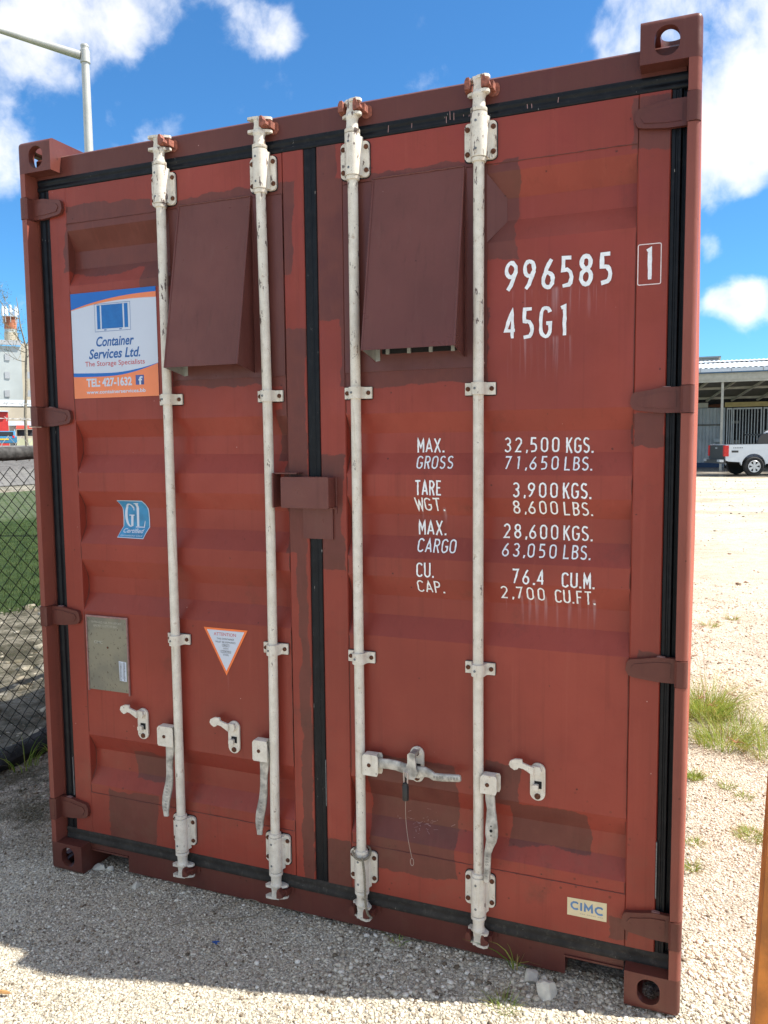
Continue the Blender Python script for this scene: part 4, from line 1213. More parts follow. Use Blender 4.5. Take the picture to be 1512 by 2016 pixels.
# scratched patch on the lower repaint
bm = NBm(); rg2 = random.Random(9)
for _ in range(42):
    x = rg2.gauss(1.600, .040); z = rg2.gauss(.435, .020); a = rg2.uniform(-.4, .6) if rg2.random() < .7 else rg2.uniform(-1.4, 1.4); l = rg2.uniform(.003, .017)
    ribbon(bm, [(x, z), (x + l * math.cos(a), z + l * math.sin(a))], rg2.uniform(.0008, .0022), -_ * .00002, None)
drape(bm, .0005); bm.normal_update()
for f in bm.faces:
    if f.normal.y > 0: f.normal_flip()
me = bpy.data.meshes.new('m'); bm.to_mesh(me); bm.free(); finish_mesh(me, 'plate_edge_pink', 0)
o = bpy.data.objects.new('scratch_marks', me); COL.objects.link(o); o.parent = door_objs[1]

# company sticker
SX0, SX1, SZ0, SZ1 = .187, .585, 1.923, 2.322
def suv(u, v): return (SX0 + u * (SX1 - SX0), SZ1 - v * (SZ1 - SZ0))
st = sheet('company_sticker', [[suv(0, 0), suv(0, 1), suv(1, 1), suv(1, 0)]], 'sticker_shaded_white', cont, .0003)
def curve_band(f0, f1, n=24):
    polys = []
    for i in range(n):
        a, b = i / n, (i + 1) / n
        q = [suv(a, f0(a)), suv(a, f1(a)), suv(b, f1(b)), suv(b, f0(b))]
        polys.append(q)
    return polys
top1 = lambda u: .045 + .108 * (1 - u) ** 2.3
topo = lambda u: top1(u) + .005 + .046 * u ** .9
sheet('orange_band', curve_band(lambda u: 0, topo), 'sticker_orange', st, .0007)
sheet('blue_band', curve_band(lambda u: 0, top1), 'sticker_blue', st, .0011)
lowb = lambda u: .755 + .012 * math.sin(u * math.pi) - (.060 * max(0, (u - .45) / .55) ** 1.8)
lowo = lambda u: lowb(u) + .033 * (1 - u ** 2.2) + .003
sheet('blue_band', curve_band(lowb, lambda u: 1.0), 'sticker_blue', st, .0007)
sheet('orange_band', curve_band(lowo, lambda u: 1.0), 'sticker_orange', st, .0011)
def sbox(u0, u1, v0, v1): 
    a = suv(u0, v1); b = suv(u1, v0); return a[0], b[0], a[1], b[1]
font_lines('lettering', [('Container', *sbox(.29, .735, .42, .515), .25, .022), ('Services Ltd.', *sbox(.195, .80, .535, .63), .25, .022)], 'text_blue', st, .0007)
font_lines('lettering', [('The Storage Specialists', *sbox(.145, .85, .65, .712), 0, .004)], 'text_red', st, .0007)
font_lines('lettering', [('TEL: 427-1632', *sbox(.155, .695, .81, .895), 0, .035), ('www.containerservices.bb', *sbox(.15, .85, .925, .96), 0, .025)], 'sticker_shaded_white', st, .0015)
fb = sheet('network_badge', [[suv(*p) for p in ((.74, .80), (.74, .89), (.835, .89), (.835, .80))]], 'network_badge_blue', st, .0015)
font_lines('lettering', [('f', *sbox(.772, .820, .812, .89), 0, .03)], 'sticker_shaded_white', st, .0018)
ic = []
for a, b, c, d in ((.287, .700, .118, .126), (.287, .700, .352, .372), (.287, .310, .126, .352), (.677, .700, .126, .352)): ic.append([suv(a, c), suv(a, d), suv(b, d), suv(b, c)])
fr = []
for a, b, c, d in ((.283, .704, .114, .117), (.283, .704, .373, .376), (.283, .286, .117, .373), (.701, .704, .117, .373), (.31, .677, .127, .129), (.39, .42, .358, .366), (.57, .60, .358, .366)): fr.append([suv(a, c), suv(a, d), suv(b, d), suv(b, c)])
body = []
for a, b in ((.312, .348), (.366, .615), (.633, .675)):
    n = int((b - a) / .0115); 
    for i in range(n):
        s0 = a + (b - a) * i / n; s1 = a + (b - a) * (i + .68) / n
        body.append([suv(s0, .130), suv(s0, .350), suv(s1, .350), suv(s1, .130)])
sheet('container_drawing', [[suv(a, .130), suv(a, .350), suv(b, .350), suv(b, .130)] for a, b in ((.312, .348), (.366, .615), (.633, .675))], 'decal_blue', st, .0007)
sheet('container_drawing', body, 'sticker_blue', st, .0011)
sheet('container_drawing', fr, 'text_blue', st, .0011)

# class certification decal
outl = [(.352, 1.528), (.472, 1.528), (.483, 1.515), (.492, 1.49), (.4945, 1.455), (.494, 1.425), (.485, 1.405), (.478, 1.381), (.353, 1.383), (.360, 1.405), (.368, 1.425), (.3695, 1.46), (.368, 1.492), (.361, 1.512)]
def shrink(P, k):
    cx = sum(p[0] for p in P) / len(P); cz = sum(p[1] for p in P) / len(P)
    out = []
    for x, z in P:
        d = math.hypot(x - cx, z - cz); out.append((cx + (x - cx) * (d - k) / d, cz + (z - cz) * (d - k) / d))
    return out
gl = sheet('certification_decal', [outl[::-1]], 'sticker_shaded_white', cont, .0004)
sheet('decal_field', [shrink(outl, .0035)[::-1]], 'decal_blue', gl, .0008)
G = []
def ring_poly(cx, cz, ro, ri, rz_o, rz_i, a0, a1, n=16, shift=0):
    out = []
    for i in range(n):
        t0, t1 = rad(a0 + (a1 - a0) * i / n), rad(a0 + (a1 - a0) * (i + 1) / n)
        out.append([(cx + ro * math.cos(t0), cz + rz_o * math.sin(t0)), (cx + ro * math.cos(t1), cz + rz_o * math.sin(t1)), (cx + shift + ri * math.cos(t1), cz + rz_i * math.sin(t1)), (cx + shift + ri * math.cos(t0), cz + rz_i * math.sin(t0))])
    return out
G += ring_poly(.404, 1.470, .026, .015, .046, .041, 40, 285, 22, .001)
G += [[(.398, 1.472), (.423, 1.472), (.423, 1.468), (.398, 1.468)], [(.407, 1.468), (.418, 1.468), (.416, 1.428), (.405, 1.426)], [(.420, 1.502), (.423, 1.502), (.423, 1.488), (.419, 1.490)]]
G += [[(.428, 1.518), (.450, 1.518), (.450, 1.514), (.428, 1.514)], [(.434, 1.514), (.446, 1.514), (.444, 1.427), (.434, 1.427)], [(.428, 1.4265), (.471, 1.4265), (.471, 1.4225), (.428, 1.4225)], [(.466, 1.427), (.471, 1.427), (.474, 1.450), (.471, 1.448)]]
sheet('lettering', G, 'sticker_shaded_white', gl, .0012)
font_lines('lettering', [('Certified', .375, .472, 1.402, 1.419, .25, .02), ('Germanischer Lloyd', .367, .470, 1.387, 1.396, .25, 0.0)], 'sticker_shaded_white', gl, .0012)

# warning triangle
tr_ = sheet('warning_triangle', [[(.750, 1.063), (.844, .886), (.939, 1.063)]], 'decal_orange', cont, .0004)
sheet('triangle_field', [[(.764, 1.0555), (.844, .9035), (.925, 1.0555)]], 'sticker_shaded_white', tr_, .0008)
font_lines('lettering', [('ATTENTION', .794, .889, 1.035, 1.047, 0, 0)], 'text_red', tr_, .0012)
font_lines('lettering', [('THIS CONTAINER', .806, .881, 1.0205, 1.027, 0, 0), ('MUST BE REPAIRED', .801, .887, 1.0085, 1.015, 0, 0), ('ONLY', .832, .856, .997, 1.003, 0, 0), ('WITH', .833, .855, .985, .991, 0, 0), ('CORTEN', .826, .863, .973, .979, 0, 0), ('STEEL', .832, .857, .961, .967, 0, 0)], 'decal_text_grey', tr_, .0012)
bm = NBm()
for a, b, c, d in ((.829, .859, .9955, 1.0045), (.823, .866, .9715, .9805)):
    ribbon(bm, [(a, c), (b, c), (b, d), (a, d), (a, c)], .0008, 0, None)
drape(bm, .0012); bm.normal_update()
for f in bm.faces:
    if f.normal.y > 0: f.normal_flip()
me = bpy.data.meshes.new('m'); bm.to_mesh(me); bm.free(); finish_mesh(me, 'decal_text_grey', 0)
o = bpy.data.objects.new('word_frame', me); COL.objects.link(o); o.parent = tr_

# maker label, data plate
cm_ = sheet('maker_label', [[(2.095, .289), (2.095, .231), (2.217, .231), (2.217, .2925)]], 'cream_label', cont, .0004)
bm = NBm()
for st_ in ([(2.129, .2735), (2.124, .2765), (2.115, .2765), (2.109, .271), (2.108, .2655), (2.110, .2595), (2.116, .2545), (2.124, .2545), (2.129, .2570)], [(2.1385, .2785), (2.1385, .2520)],
           [(2.1500, .2515), (2.1505, .2765), (2.1610, .2600), (2.1715, .2760), (2.1725, .2505)], [(2.2050, .2700), (2.200, .2735), (2.191, .2735), (2.184, .268), (2.183, .2625), (2.185, .2565), (2.191, .2515), (2.200, .2510), (2.205, .2535)]):
    ribbon(bm, st_, .0062, 0, None)
drape(bm, .0008); bm.normal_update()
for f in bm.faces:
    if f.normal.y > 0: f.normal_flip()
me = bpy.data.meshes.new('m'); bm.to_mesh(me); bm.free(); finish_mesh(me, 'label_light_blue', 0)
o = bpy.data.objects.new('lettering', me); COL.objects.link(o); o.parent = cm_
font_lines('lettering', [('INSIDE A BETTER BOX', 2.135, 2.206, .2395, .2440, 0, 0)][:0] or [('--- ----- ---', 2.135, 2.206, .2405, .2435, 0, 0)], 'label_tan_text', cm_, .0008)
bm = NBm(); box(bm, .203, .397, .0440, .0474, .770, 1.064); dp = part('data_plate', bm, 'weathered_plate', bevel=.001)
bm = NBm()
for a, b, c, d in ((.1985, .2028, .764, 1.071), (.3972, .4015, .760, 1.071), (.203, .397, 1.0645, 1.071)): box(bm, a, b, .0405, .0474, c, d)
part('plate_frame', bm, 'plate_edge_pink', bevel=.0015, parent=dp)
bm = NBm(); lathe(bm, (.300, .0440, .945), [(.003, -.002), (.0042, -.001), (.0045, 0)], 12, 'y'); part('rivet', bm, 'brown_rust', parent=dp)
lab = sheet('white_label', [[(.352, .896), (.354, .817), (.388, .8155), (.388, .894)]], 'sticker_shaded_white', dp, .0044)
bm = NBm(); rg2 = random.Random(2)
for cx in (.360, .379):
    for i in range(22): ribbon(bm, [(cx - .004, .820 + i * .0034), (cx + .004 * rg2.uniform(.1, 1), .820 + i * .0034)], .0017, 0, None)
ribbon(bm, [(.3655, .825), (.3655, .890)], .0012, 0, None); ribbon(bm, [(.3725, .825), (.3725, .890)], .0012, 0, None)
for v in bm.verts: v.co.y = YD - .0048
bm.normal_update()
for f in bm.faces:
    if f.normal.y > 0: f.normal_flip()
me = bpy.data.meshes.new('m'); bm.to_mesh(me); bm.free(); finish_mesh(me, 'decal_text_grey', 0)
o = bpy.data.objects.new('label_print', me); COL.objects.link(o); o.parent = dp
font_lines('lettering', [('APPROVED FOR TRANSPORT', .222, .372, 1.040, 1.049, 0, 0), ('UNDER CUSTOMS SEAL', .234, .354, 1.026, 1.035, 0, 0), ('CIMC', .234, .276, .958, .970, 0, .01)], 'faint_etching', dp, .0044)

# ------------------------------------------------------------------ things hanging on the container
seal = empty('container_seal', (1.585, -.016, .640))
tag(seal, 'black bolt seal with a thin wire tail hanging from the horizontal door handle', 'seal')
def loc(o, root): o.parent = root; o.matrix_parent_inverse = Matrix.Translation(root.location).inverted(); return o
def mk(name, bm, mat, root, **k):
    o = obj(name, bm, mat, None, **k); return loc(o, root)
bm = NBm(); P = [(1.579, -.014, .624)] + [(1.5725 + .0070 * math.cos(rad(a)), -.019, .640 + .012 * math.sin(rad(a))) for a in range(-10, 200, 20)] + [(1.567, -.019, .612)]
tube(bm, [(1.579, -.020, .610)] + P[1:], .0028, 10); mk('shackle', bm, 'steel_wire', seal)
bm = NBm(); lathe(bm, (1.572, -.020, .553), [(.007, 0), (.0105, .002), (.0115, .006), (.0115, .050), (.0100, .052), (.0100, .060), (.007, .062)], 8); mk('barrel', bm, 'seal_black', seal)
bm = NBm(); lathe(bm, (1.555, .028, .600), [(.009, 0), (.010, .002), (.010, .012), (.006, .014)], 10, 'z'); mk('bolt_head', bm, 'seal_black', seal)
bm = NBm(); P = [(1.571 + .0045 * math.sin(i / 20 * 3.3) * (-1) + .010 * (i / 20) ** 2, -.018 + .03 * (i / 20), .553 - .215 * i / 20) for i in range(21)]
tube(bm, P, .0009, 6); mk('wire_tail', bm, 'steel_wire', seal)
e = P[-1]; bm = NBm(); P = [(e[0] + .006 * math.sin(rad(a)), e[1], e[2] - .013 + .013 * math.cos(rad(a))) for a in range(0, 361, 24)]
tube(bm, P, .0009, 6, caps=False); mk('wire_loop', bm, 'steel_wire', seal)

# rope tied round the lower bracket of the third bar
rp = empty('rope', (1.392, -.01, .31))
tag(rp, 'frayed twisted rope tied round the foot of the third locking bar', 'rope')
cx, cy = 1.392, .021; path = []
for i in range(28):
    a = rad(200 + 330 * i / 27); path.append(Vector((cx + .031 * math.cos(a), cy + .033 * math.sin(a), .322 - .014 * math.cos(a + 1.0) - (.01 if i > 20 else 0))))
down = [Vector((1.408, -.010, .318)), Vector((1.412, -.012, .295)), Vector((1.4165, -.015, .27)), Vector((1.418, -.014, .235)), Vector((1.4185, -.013, .20)), Vector((1.4175, -.011, .165)), Vector((1.419, -.008, .135)), Vector((1.424, -.004, .112)), Vector((1.437, .0, .099))]
def dens_(P, k=6):
    out = []
    for a, b in zip(P, P[1:]):
        for i in range(k): out.append(a.lerp(b, i / k))
    out.append(P[-1]); return out
for path_, nm in ((dens_(path, 4), 'rope_loop'), (dens_(down, 10), 'rope_tail')):
    bm = NBm()
    for s in range(3):
        P = []; acc_ = 0
        for i, p in enumerate(path_):
            if i: acc_ += (path_[i] - path_[i - 1]).length
            d = (path_[min(i + 1, len(path_) - 1)] - path_[max(i - 1, 0)]).normalized(); a_ = d.orthogonal().normalized(); b_ = d.cross(a_)
            t = acc_ * 420 + s * 2.094; P.append(p + (a_ * math.cos(t) + b_ * math.sin(t)) * .0022)
        tube(bm, P, .0024, 6)
    mk(nm, bm, 'rope_fibre', rp, smooth=60)
bm = NBm(); rr = random.Random(3)
for _ in range(9):
    p = Vector((1.419, -.011, .165)); tube(bm, [p, p + Vector((rr.uniform(-.018, .02), rr.uniform(-.008, .003), rr.uniform(-.004, .012)))], .0007, 4)
mk('rope_fray', bm, 'rope_fibre', rp)

# loose wire, leaf and scrap on the ground
bm = NBm(); P = [(.72, -.17, .012), (.78, -.13, .02), (.85, -.10, .024), (.93, -.055, .02), (.985, -.01, .02), (.98, .03, .032), (.93, .035, .040), (.87, .01, .030), (.81, -.04, .012)]
from mathutils.geometry import interpolate_bezier
def smooth_path(P, k=8):
    P = [Vector(p) for p in P]; out = []
    for i in range(len(P) - 1):
        p0 = P[max(i - 1, 0)]; p1 = P[i]; p2 = P[i + 1]; p3 = P[min(i + 2, len(P) - 1)]
        for j in range(k):
            t = j / k; out.append(.5 * ((2 * p1) + (p2 - p0) * t + (2 * p0 - 5 * p1 + 4 * p2 - p3) * t * t + (3 * p1 - p0 - 3 * p2 + p3) * t ** 3))
    out.append(P[-1]); return out
tube(bm, smooth_path(P), .0016, 6)
tag(obj('loose_wire', bm, 'bark_grey'), 'thin curled wire lying on the gravel below the second locking bar', 'wire')
bm = NBm(); P = [(.400, -.655, .010), (.430, -.650, .013), (.462, -.642, .011)]
tube(bm, smooth_path(P, 4), .004, 5, radii=[.001, .003, .005, .006, .006, .006, .005, .003, .001])
tag(obj('dry_leaf', bm, 'brown_leaf'), 'orange brown dry leaf on the sunlit gravel at the lower left', 'leaf')
bm = NBm(); prism(bm, [(.915, -.198), (.925, -.190), (.938, -.186), (.931, -.195), (.940, -.203), (.926, -.200)], .012, .016, 'z')
tag(obj('plastic_scrap', bm, 'blue_plastic'), 'tiny blue plastic scrap on the shaded gravel', 'litter')

# ================================================================== FENCE on the left
FX = -1.0
fence = empty('chain_link_fence', (FX, 0, 0))
tag(fence, 'black chain link fence with shade netting and barbed wire left of the container', 'fence')
FY0, FY1 = -1.4, 9.0
def zig(bm, y0, phase, z0, z1, r, pz=.092, py=.0455):
    P = []; k = 0; z = z0
    n = int((z1 - z0) / (pz / 2))
    for i in range(n + 1):
        yy = y0 + (py if (i + phase) % 2 else 0)
        P.append((FX + (.0016 if (i + phase) % 2 else -.0016), yy, z0 + i * pz / 2))
    tube(bm, P, r, 4, caps=False)
for nm, za, zb, mt in (('wire_mesh', .02, 1.66, 'black_coated_wire'), ('wire_mesh_sunlit', 1.66, 1.81, 'galvanised_wire')):  # one mesh: top strip coloured pale for sunlight, lower part black
    bm = NBm(); y = FY0; ph = 0
    while y < FY1:
        zig(bm, y, ph, za, zb, 0.0025 if mt != 'galvanised_wire' else .0016); y += .0455; ph ^= 1
    mk(nm, bm, mt, fence, smooth=0)['kind'] = 'stuff'
bm = NBm(); cyl(bm, (FX - .03, FY0, 1.70), (FX - .03, FY1, 1.70), .021, seg=14); mk('top_rail', bm, 'black_coated_wire', fence)
# rolled dusty cloth lashed along the rail
V = []; Fc = []; n = 260; s_ = 14
for i in range(n + 1):
    y = FY0 + (FY1 - FY0) * i / n
    for k in range(s_):
        a = 2 * math.pi * k / s_; r = .036 * (1 + .22 * noise.noise((y * 9, math.cos(a) * 1.2, math.sin(a) * 1.2)))
        V.append((FX + .005 + r * .75 * math.cos(a), y, 1.705 + .006 * noise.noise((y * 2, 0, 0)) + r * math.sin(a)))
for i in range(n):
    for k in range(s_): Fc.append((i * s_ + k, i * s_ + (k + 1) % s_, (i + 1) * s_ + (k + 1) % s_, (i + 1) * s_ + k))
o = mesh_obj('rolled_cloth', V, Fc, 'dusty_black_cloth'); loc(o, fence)
# shade netting with sag
V = []; Fc = []; ny, nz = 150, 22
for j in range(nz + 1):
    for i in range(ny + 1):
        y = FY0 + (FY1 - FY0) * i / ny; z = .06 + 1.62 * j / nz
        V.append((FX - .012 - .02 * noise.noise((y * 1.3, z * 1.5, 2)), y, z))
for j in range(nz):
    for i in range(ny): Fc.append((j * (ny + 1) + i, j * (ny + 1) + i + 1, (j + 1) * (ny + 1) + i + 1, (j + 1) * (ny + 1) + i))
o = mesh_obj('shade_netting', V, Fc, 'shade_netting'); loc(o, fence)
# dark gathered hem lying along the foot
V = []; Fc = []; n = 200
for i in range(n + 1):
    y = FY0 + (FY1 - FY0) * i / n
    for k in range(s_):
        a = 2 * math.pi * k / s_; r = .060 * (1 + .75 * noise.noise((y * 4, math.cos(a) * 1.5, math.sin(a) * 1.5)) + .35 * noise.noise((y * 14, math.cos(a) * 3, math.sin(a) * 3)))
        V.append((FX - .06 + r * 1.6 * math.cos(a), y, gz(FX, y) + .03 + r * .75 * math.sin(a)))
for i in range(n):
    for k in range(s_): Fc.append((i * s_ + k, i * s_ + (k + 1) % s_, (i + 1) * s_ + (k + 1) % s_, (i + 1) * s_ + k))
o = mesh_obj('netting_hem', V, Fc, 'dark_netting'); loc(o, fence)
for z in (1.892, 1.975):
    bm = NBm()
    for s in (0, math.pi):
        P = [(FX - .04 + .0022 * math.cos(y * 60 + s), y, z + .0022 * math.sin(y * 60 + s)) for y in np.arange(FY0, FY1, .025)]
        tube(bm, P, .0014, 4)
    y = FY0 + .06
    while y < FY1:
        for a in (.6, 2.5, -.9, 3.9): tube(bm, [(FX - .04, y, z), (FX - .04 + .011 * math.cos(a), y + .012 * math.sin(a * 2), z + .018 * math.sin(a))], .0012, 4)
        y += .105
    mk('barbed_wire', bm, 'galvanised_wire', fence, smooth=0)['kind'] = 'stuff'
for y in (-1.35, 1.75, 4.7, 7.7):
    bm = NBm(); cyl(bm, (FX - .065, y, -.1), (FX - .065, y, 2.02), .026, seg=14); mk('post', bm, 'black_coated_wire', fence)

# ================================================================== PLANTS
def blades(bm, cx, cy, n, hmin, hmax, spread, lean, w, rnd, z0=0.0, droop=.5):
    for _ in range(n):
        a = rnd.uniform(0, 6.283); r = spread * math.sqrt(rnd.random()) * .6
        x = cx + r * math.cos(a); y = cy + r * math.sin(a); h = rnd.uniform(hmin, hmax)
        da = a + rnd.uniform(-.7, .7); ln = lean * rnd.uniform(.15, 1.9) * h; ww = w * rnd.uniform(.6, 1.2)
        pa = rnd.uniform(0, 3.14); side = Vector((math.cos(pa), math.sin(pa), 0)) * ww
        prev = None; z = gz(x, y) + z0 - .004
        for k in range(5):
            t = k / 4; p = Vector((x + math.cos(da) * ln * t ** 1.7, y + math.sin(da) * ln * t ** 1.7, z + h * (t - droop * .45 * t ** 2.6)))
            s = side * (1 - t ** 1.6) if k < 4 else None
            cur = (bm.verts.new(p - s), bm.verts.new(p + s)) if s is not None else (bm.verts.new(p),)
            if prev:
                if len(cur) == 2: bm.faces.new((prev[0], prev[1], cur[1], cur[0]))
                else: bm.faces.new((prev[0], prev[1], cur[0]))
            prev = cur
def tuft(x, y, n, h, spread, label, dry=.25, heads=0, seed=1, w=.0017, lean=.95):
    root = empty('grass_tuft', (x, y, gz(x, y)))
    tag(root, label, 'grass tuft', 'weeds growing in the gravel')
    rnd = random.Random(seed)
    bm = NBm(); blades(bm, x, y, n, h * .35, h, spread, lean, w, rnd); mk('green_blades', bm, 'grass_green', root, smooth=0)['kind'] = 'stuff'
    if dry: bm = NBm(); blades(bm, x, y, int(n * dry), h * .2, h * .8, spread * 1.15, lean * 1.6, w * .8, rnd); mk('dry_blades', bm, 'grass_dry', root, smooth=0)['kind'] = 'stuff'
    for i in range(heads):
        a = rnd.uniform(0, 6.28); hh = h * rnd.uniform(1.2, 2.0); ln = hh * rnd.uniform(.15, .6)
        top = Vector((x + ln * math.cos(a), y + ln * math.sin(a), gz(x, y) + hh))
        bm = NBm(); P = smooth_path([(x, y, gz(x, y)), (x + ln * .25 * math.cos(a), y + ln * .25 * math.sin(a), gz(x, y) + hh * .55), tuple(top)], 5)
        tube(bm, P, .0007, 4)
        for k in range(7):
            b = 6.283 * k / 7 + rnd.uniform(-.3, .3); e = top + Vector((math.cos(b), math.sin(b), rnd.uniform(-.3, .8))) * rnd.uniform(.025, .055)
            tube(bm, [top, (top + e) / 2 + Vector((0, 0, .006)), e], .0011, 4, radii=[.0005, .0014, .0004])
        mk('seed_head', bm, 'seed_head_brown', root, smooth=0)
tuft(2.53, 2.90, 760, .32, .26, 'tallest bright green grass tuft hugging the container side, with seed stalks', .3, 5, 1)
tuft(2.73, 2.70, 260, .17, .28, 'wide yellow green grass tuft right of the tallest one', .6, 3, 2)
tuft(2.62, 2.40, 430, .20, .24, 'low bright green grass tuft in front of the tallest one, below it in the photo', .3, 2, 3)
tuft(2.88, 2.30, 170, .24, .22, 'thin straggling grass clump at the right edge with tall dry stems', .8, 4, 4)
tuft(2.475, 1.86, 190, .070, .06, 'small green grass tuft touching the container side, halfway along the gravel strip', .3, 0, 5)
tuft(2.625, 1.80, 70, .050, .06, 'small round green tuft alone in the middle of the gravel strip', .2, 0, 6)
tuft(2.70, 1.70, 60, .040, .07, 'flat yellowish sprig just right of the small round tuft', .8, 0, 7)
tuft(2.71, 1.30, 260, .040, .11, 'spreading brown and green weed patch at the right edge above the orange post', 1.2, 0, 8)
tuft(2.475, 1.14, 60, .035, .06, 'low brownish weed patch against the container side', 1.5, 0, 9)
tuft(2.47, .92, 60, .045, .05, 'lowest brownish green weed against the container side', 1.2, 0, 10)
tuft(2.82, 1.12, 26, .30, .05, 'tall thin weed stalks rising at the right edge beside the orange post', 1.0, 3, 12, .0016, .5)
tuft(2.60, 5.5, 60, .10, .12, 'small reddish dry tuft farther back along the container side', 1.5, 1, 13)
tuft(2.80, 5.9, 60, .08, .10, 'small yellow tuft farther back, right of the reddish dry one', 1.5, 0, 14)
tuft(1.93, .045, 9, .17, .02, 'grass shoot with long arching blades against the sill beside the right fork pocket', .3, 0, 15, .0028, .8)
tuft(1.93, -.14, 70, .06, .06, 'fine green grass tuft on the shadow edge near the two white rocks', .3, 0, 16, .0014)
tuft(1.52, .035, 14, .045, .03, 'tiny green sprout at the foot of the sill near the centre', .1, 0, 17, .0025)
tuft(-.93, .75, 22, .24, .12, 'dark green weeds at the foot of the fence beside the container', .1, 0, 18, .003, .5)
tuft(-.90, .98, 14, .16, .10, 'second small weed clump at the fence foot, nearer the container', .1, 0, 19, .003, .5)
# short lawn blades at the near edge of the field
V = []; Fc = []; rnd = random.Random(21)
for i in range(16000):
    d = 3.2 * rnd.random() ** 1.6; x = -4.1 - 7.5 * rnd.random() ** 1.4; y = rnd.uniform(2.4, 12)
    h = rnd.uniform(.03, .09); a = rnd.uniform(0, 6.28); w = .006; b = len(V); z = gz(x, y)
    V += [(x - w * math.cos(a), y - w * math.sin(a), z), (x + w * math.cos(a), y + w * math.sin(a), z), (x + rnd.uniform(-.03, .03), y + rnd.uniform(-.03, .03), z + h)]
    Fc.append((b, b + 1, b + 2))
tag(mesh_obj('lawn_blades', V, Fc, 'lawn_green', smooth=False), 'short green lawn grass on the field beyond the fence', 'grass', kind='stuff')

# ================================================================== RIGHT FOREGROUND POST
orange = empty('orange_steel_post', (2.64, -.6, 0))
tag(orange, 'rusty orange steel post cut off by the lower right edge of the photo', 'post')
bm = NBm()
def xo(z): return 2.579 + .0328 * z
P0 = [(xo(0), 0), (xo(0) + .10, 0), (xo(2.1) + .10, 2.1), (xo(2.1), 2.1)]
prism(bm, P0[::-1], -.600, -.50); mk('post', bm, 'orange_steel_paint', orange, bevel=.006)
bm = NBm(); box(bm, 2.52, 2.76, -.68, -.44, -.01, .012); mk('base_plate', bm, 'orange_steel_paint', orange, bevel=.003)

# ================================================================== LAMP POST
LX, LY = -8.08, 9.64
lamp = empty('lamp_post', (LX, LY, 0)); tag(lamp, 'tall grey metal street lamp post behind the container with its arm reaching left', 'lamp post')
LT = 1.7399 + 16 * math.tan(rad(24.33))
bm = NBm(); cyl(bm, (LX, LY, -.1), (LX, LY, LT), .118, .068, 28); mk('post', bm, 'lamp_post_metal', lamp)
bm = NBm(); lathe(bm, (LX, LY, LT), [(.072, -.02), (.076, 0), (.070, .02), (.03, .03)], 24); mk('cap', bm, 'lamp_post_metal', lamp)
dv = Vector((-.755, -.656, 0)); 
bm = NBm(); lathe(bm, (LX, LY, LT - .30), [(.075, 0), (.088, .01), (.088, .22), (.075, .23)], 24); mk('arm_clamp', bm, 'lamp_post_metal', lamp)
P = [Vector((LX, LY, LT - .17)) + dv * (.08 + 2.6 * t) + Vector((0, 0, .46 * t)) for t in (0, .2, .4, .6, .8, 1)]
bm = NBm(); tube(bm, P, .05, 18, radii=[.075, .066, .056, .047, .040, .034]); mk('arm', bm, 'lamp_post_metal', lamp)
e = P[-1]; bm = NBm()
bmesh.ops.create_uvsphere(bm, u_segments=18, v_segments=10, radius=1)
rot = Matrix.Rotation(math.atan2(dv.y, dv.x), 4, 'Z')
for v in bm.verts: v.co = Vector((v.co.x * .42, v.co.y * .15, v.co.z * (.10 if v.co.z > 0 else .03)))
bmesh.ops.transform(bm, matrix=Matrix.Translation(e + dv * .35) @ rot, verts=bm.verts); mk('lamp_head', bm, 'lamp_post_metal', lamp)

# ================================================================== FAR RIGHT: workshop and pickup
GZ = .285
def at(az, d): return CAM.x + d * math.sin(rad(az)), CAM.y + d * math.cos(rad(az))
bld = empty('workshop_building', (6, 42, GZ)); tag(bld, 'low white workshop with a corrugated metal roof and an open canopy across the yard', 'building')
WY = 42.6; EY = 37.6     # wall plane, eave plane
def zz(t, y): return 1.7399 + t * (y - CAM.y)
X0, X1 = -6.0, 22.0
z_ev0, z_ev1 = zz(.0769, EY), zz(.0812, EY)
RY_ = 47.0; z_ridge = zz(.0902, RY_)
# roof sheet with ribs
xs = np.arange(X0, X1 + .01, .058); V = []; Fc = []
prof_r = [0, 0, .03, .03]
for i, x in enumerate(xs):
    h = prof_r[i % 4]
    V += [(x, EY - .12, z_ev1 + .02 + h), (x, RY_, z_ridge + h)]
for i in range(len(xs) - 1): Fc.append((2 * i, 2 * i + 2, 2 * i + 3, 2 * i + 1))
loc(mesh_obj('roof', V, Fc, 'white_roof_sheet', smooth=False), bld)
V = [(x, y, z) for x in (X0, X1) for y, z in ((EY, z_ev1 - .012), (WY, z_ev1 - .012 + (WY - EY) * (z_ridge - z_ev1) / (RY_ - EY) - .02))]
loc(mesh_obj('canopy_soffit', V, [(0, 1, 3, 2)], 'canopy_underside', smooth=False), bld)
bm = NBm(); box(bm, X0, X1, EY - .13, EY - .02, z_ev1 - .15, z_ev1 + .012); mk('gutter', bm, 'gutter_white', bld, bevel=.01)
bm = NBm(); box(bm, X0, X1, EY - .10, EY - .03, z_ev0 - .02, z_ev0 + .015); mk('gutter_trim', bm, 'gutter_blue', bld)
for x in np.arange(X0 + .55, X1, 1.32):
    bm = NBm(); box(bm, x, x + .03, EY - .15, EY - .131, z_ev1 - .15, z_ev1 + .012); mk('gutter_bracket', bm, 'factory_window', bld)
bm = NBm(); box(bm, X0, X1, EY + .02, EY + .12, zz(.0685, EY), z_ev0 - .025); mk('fascia_beam', bm, 'cream_steel', bld)
zt = zz(.0685, EY); zb = zz(.044, WY)
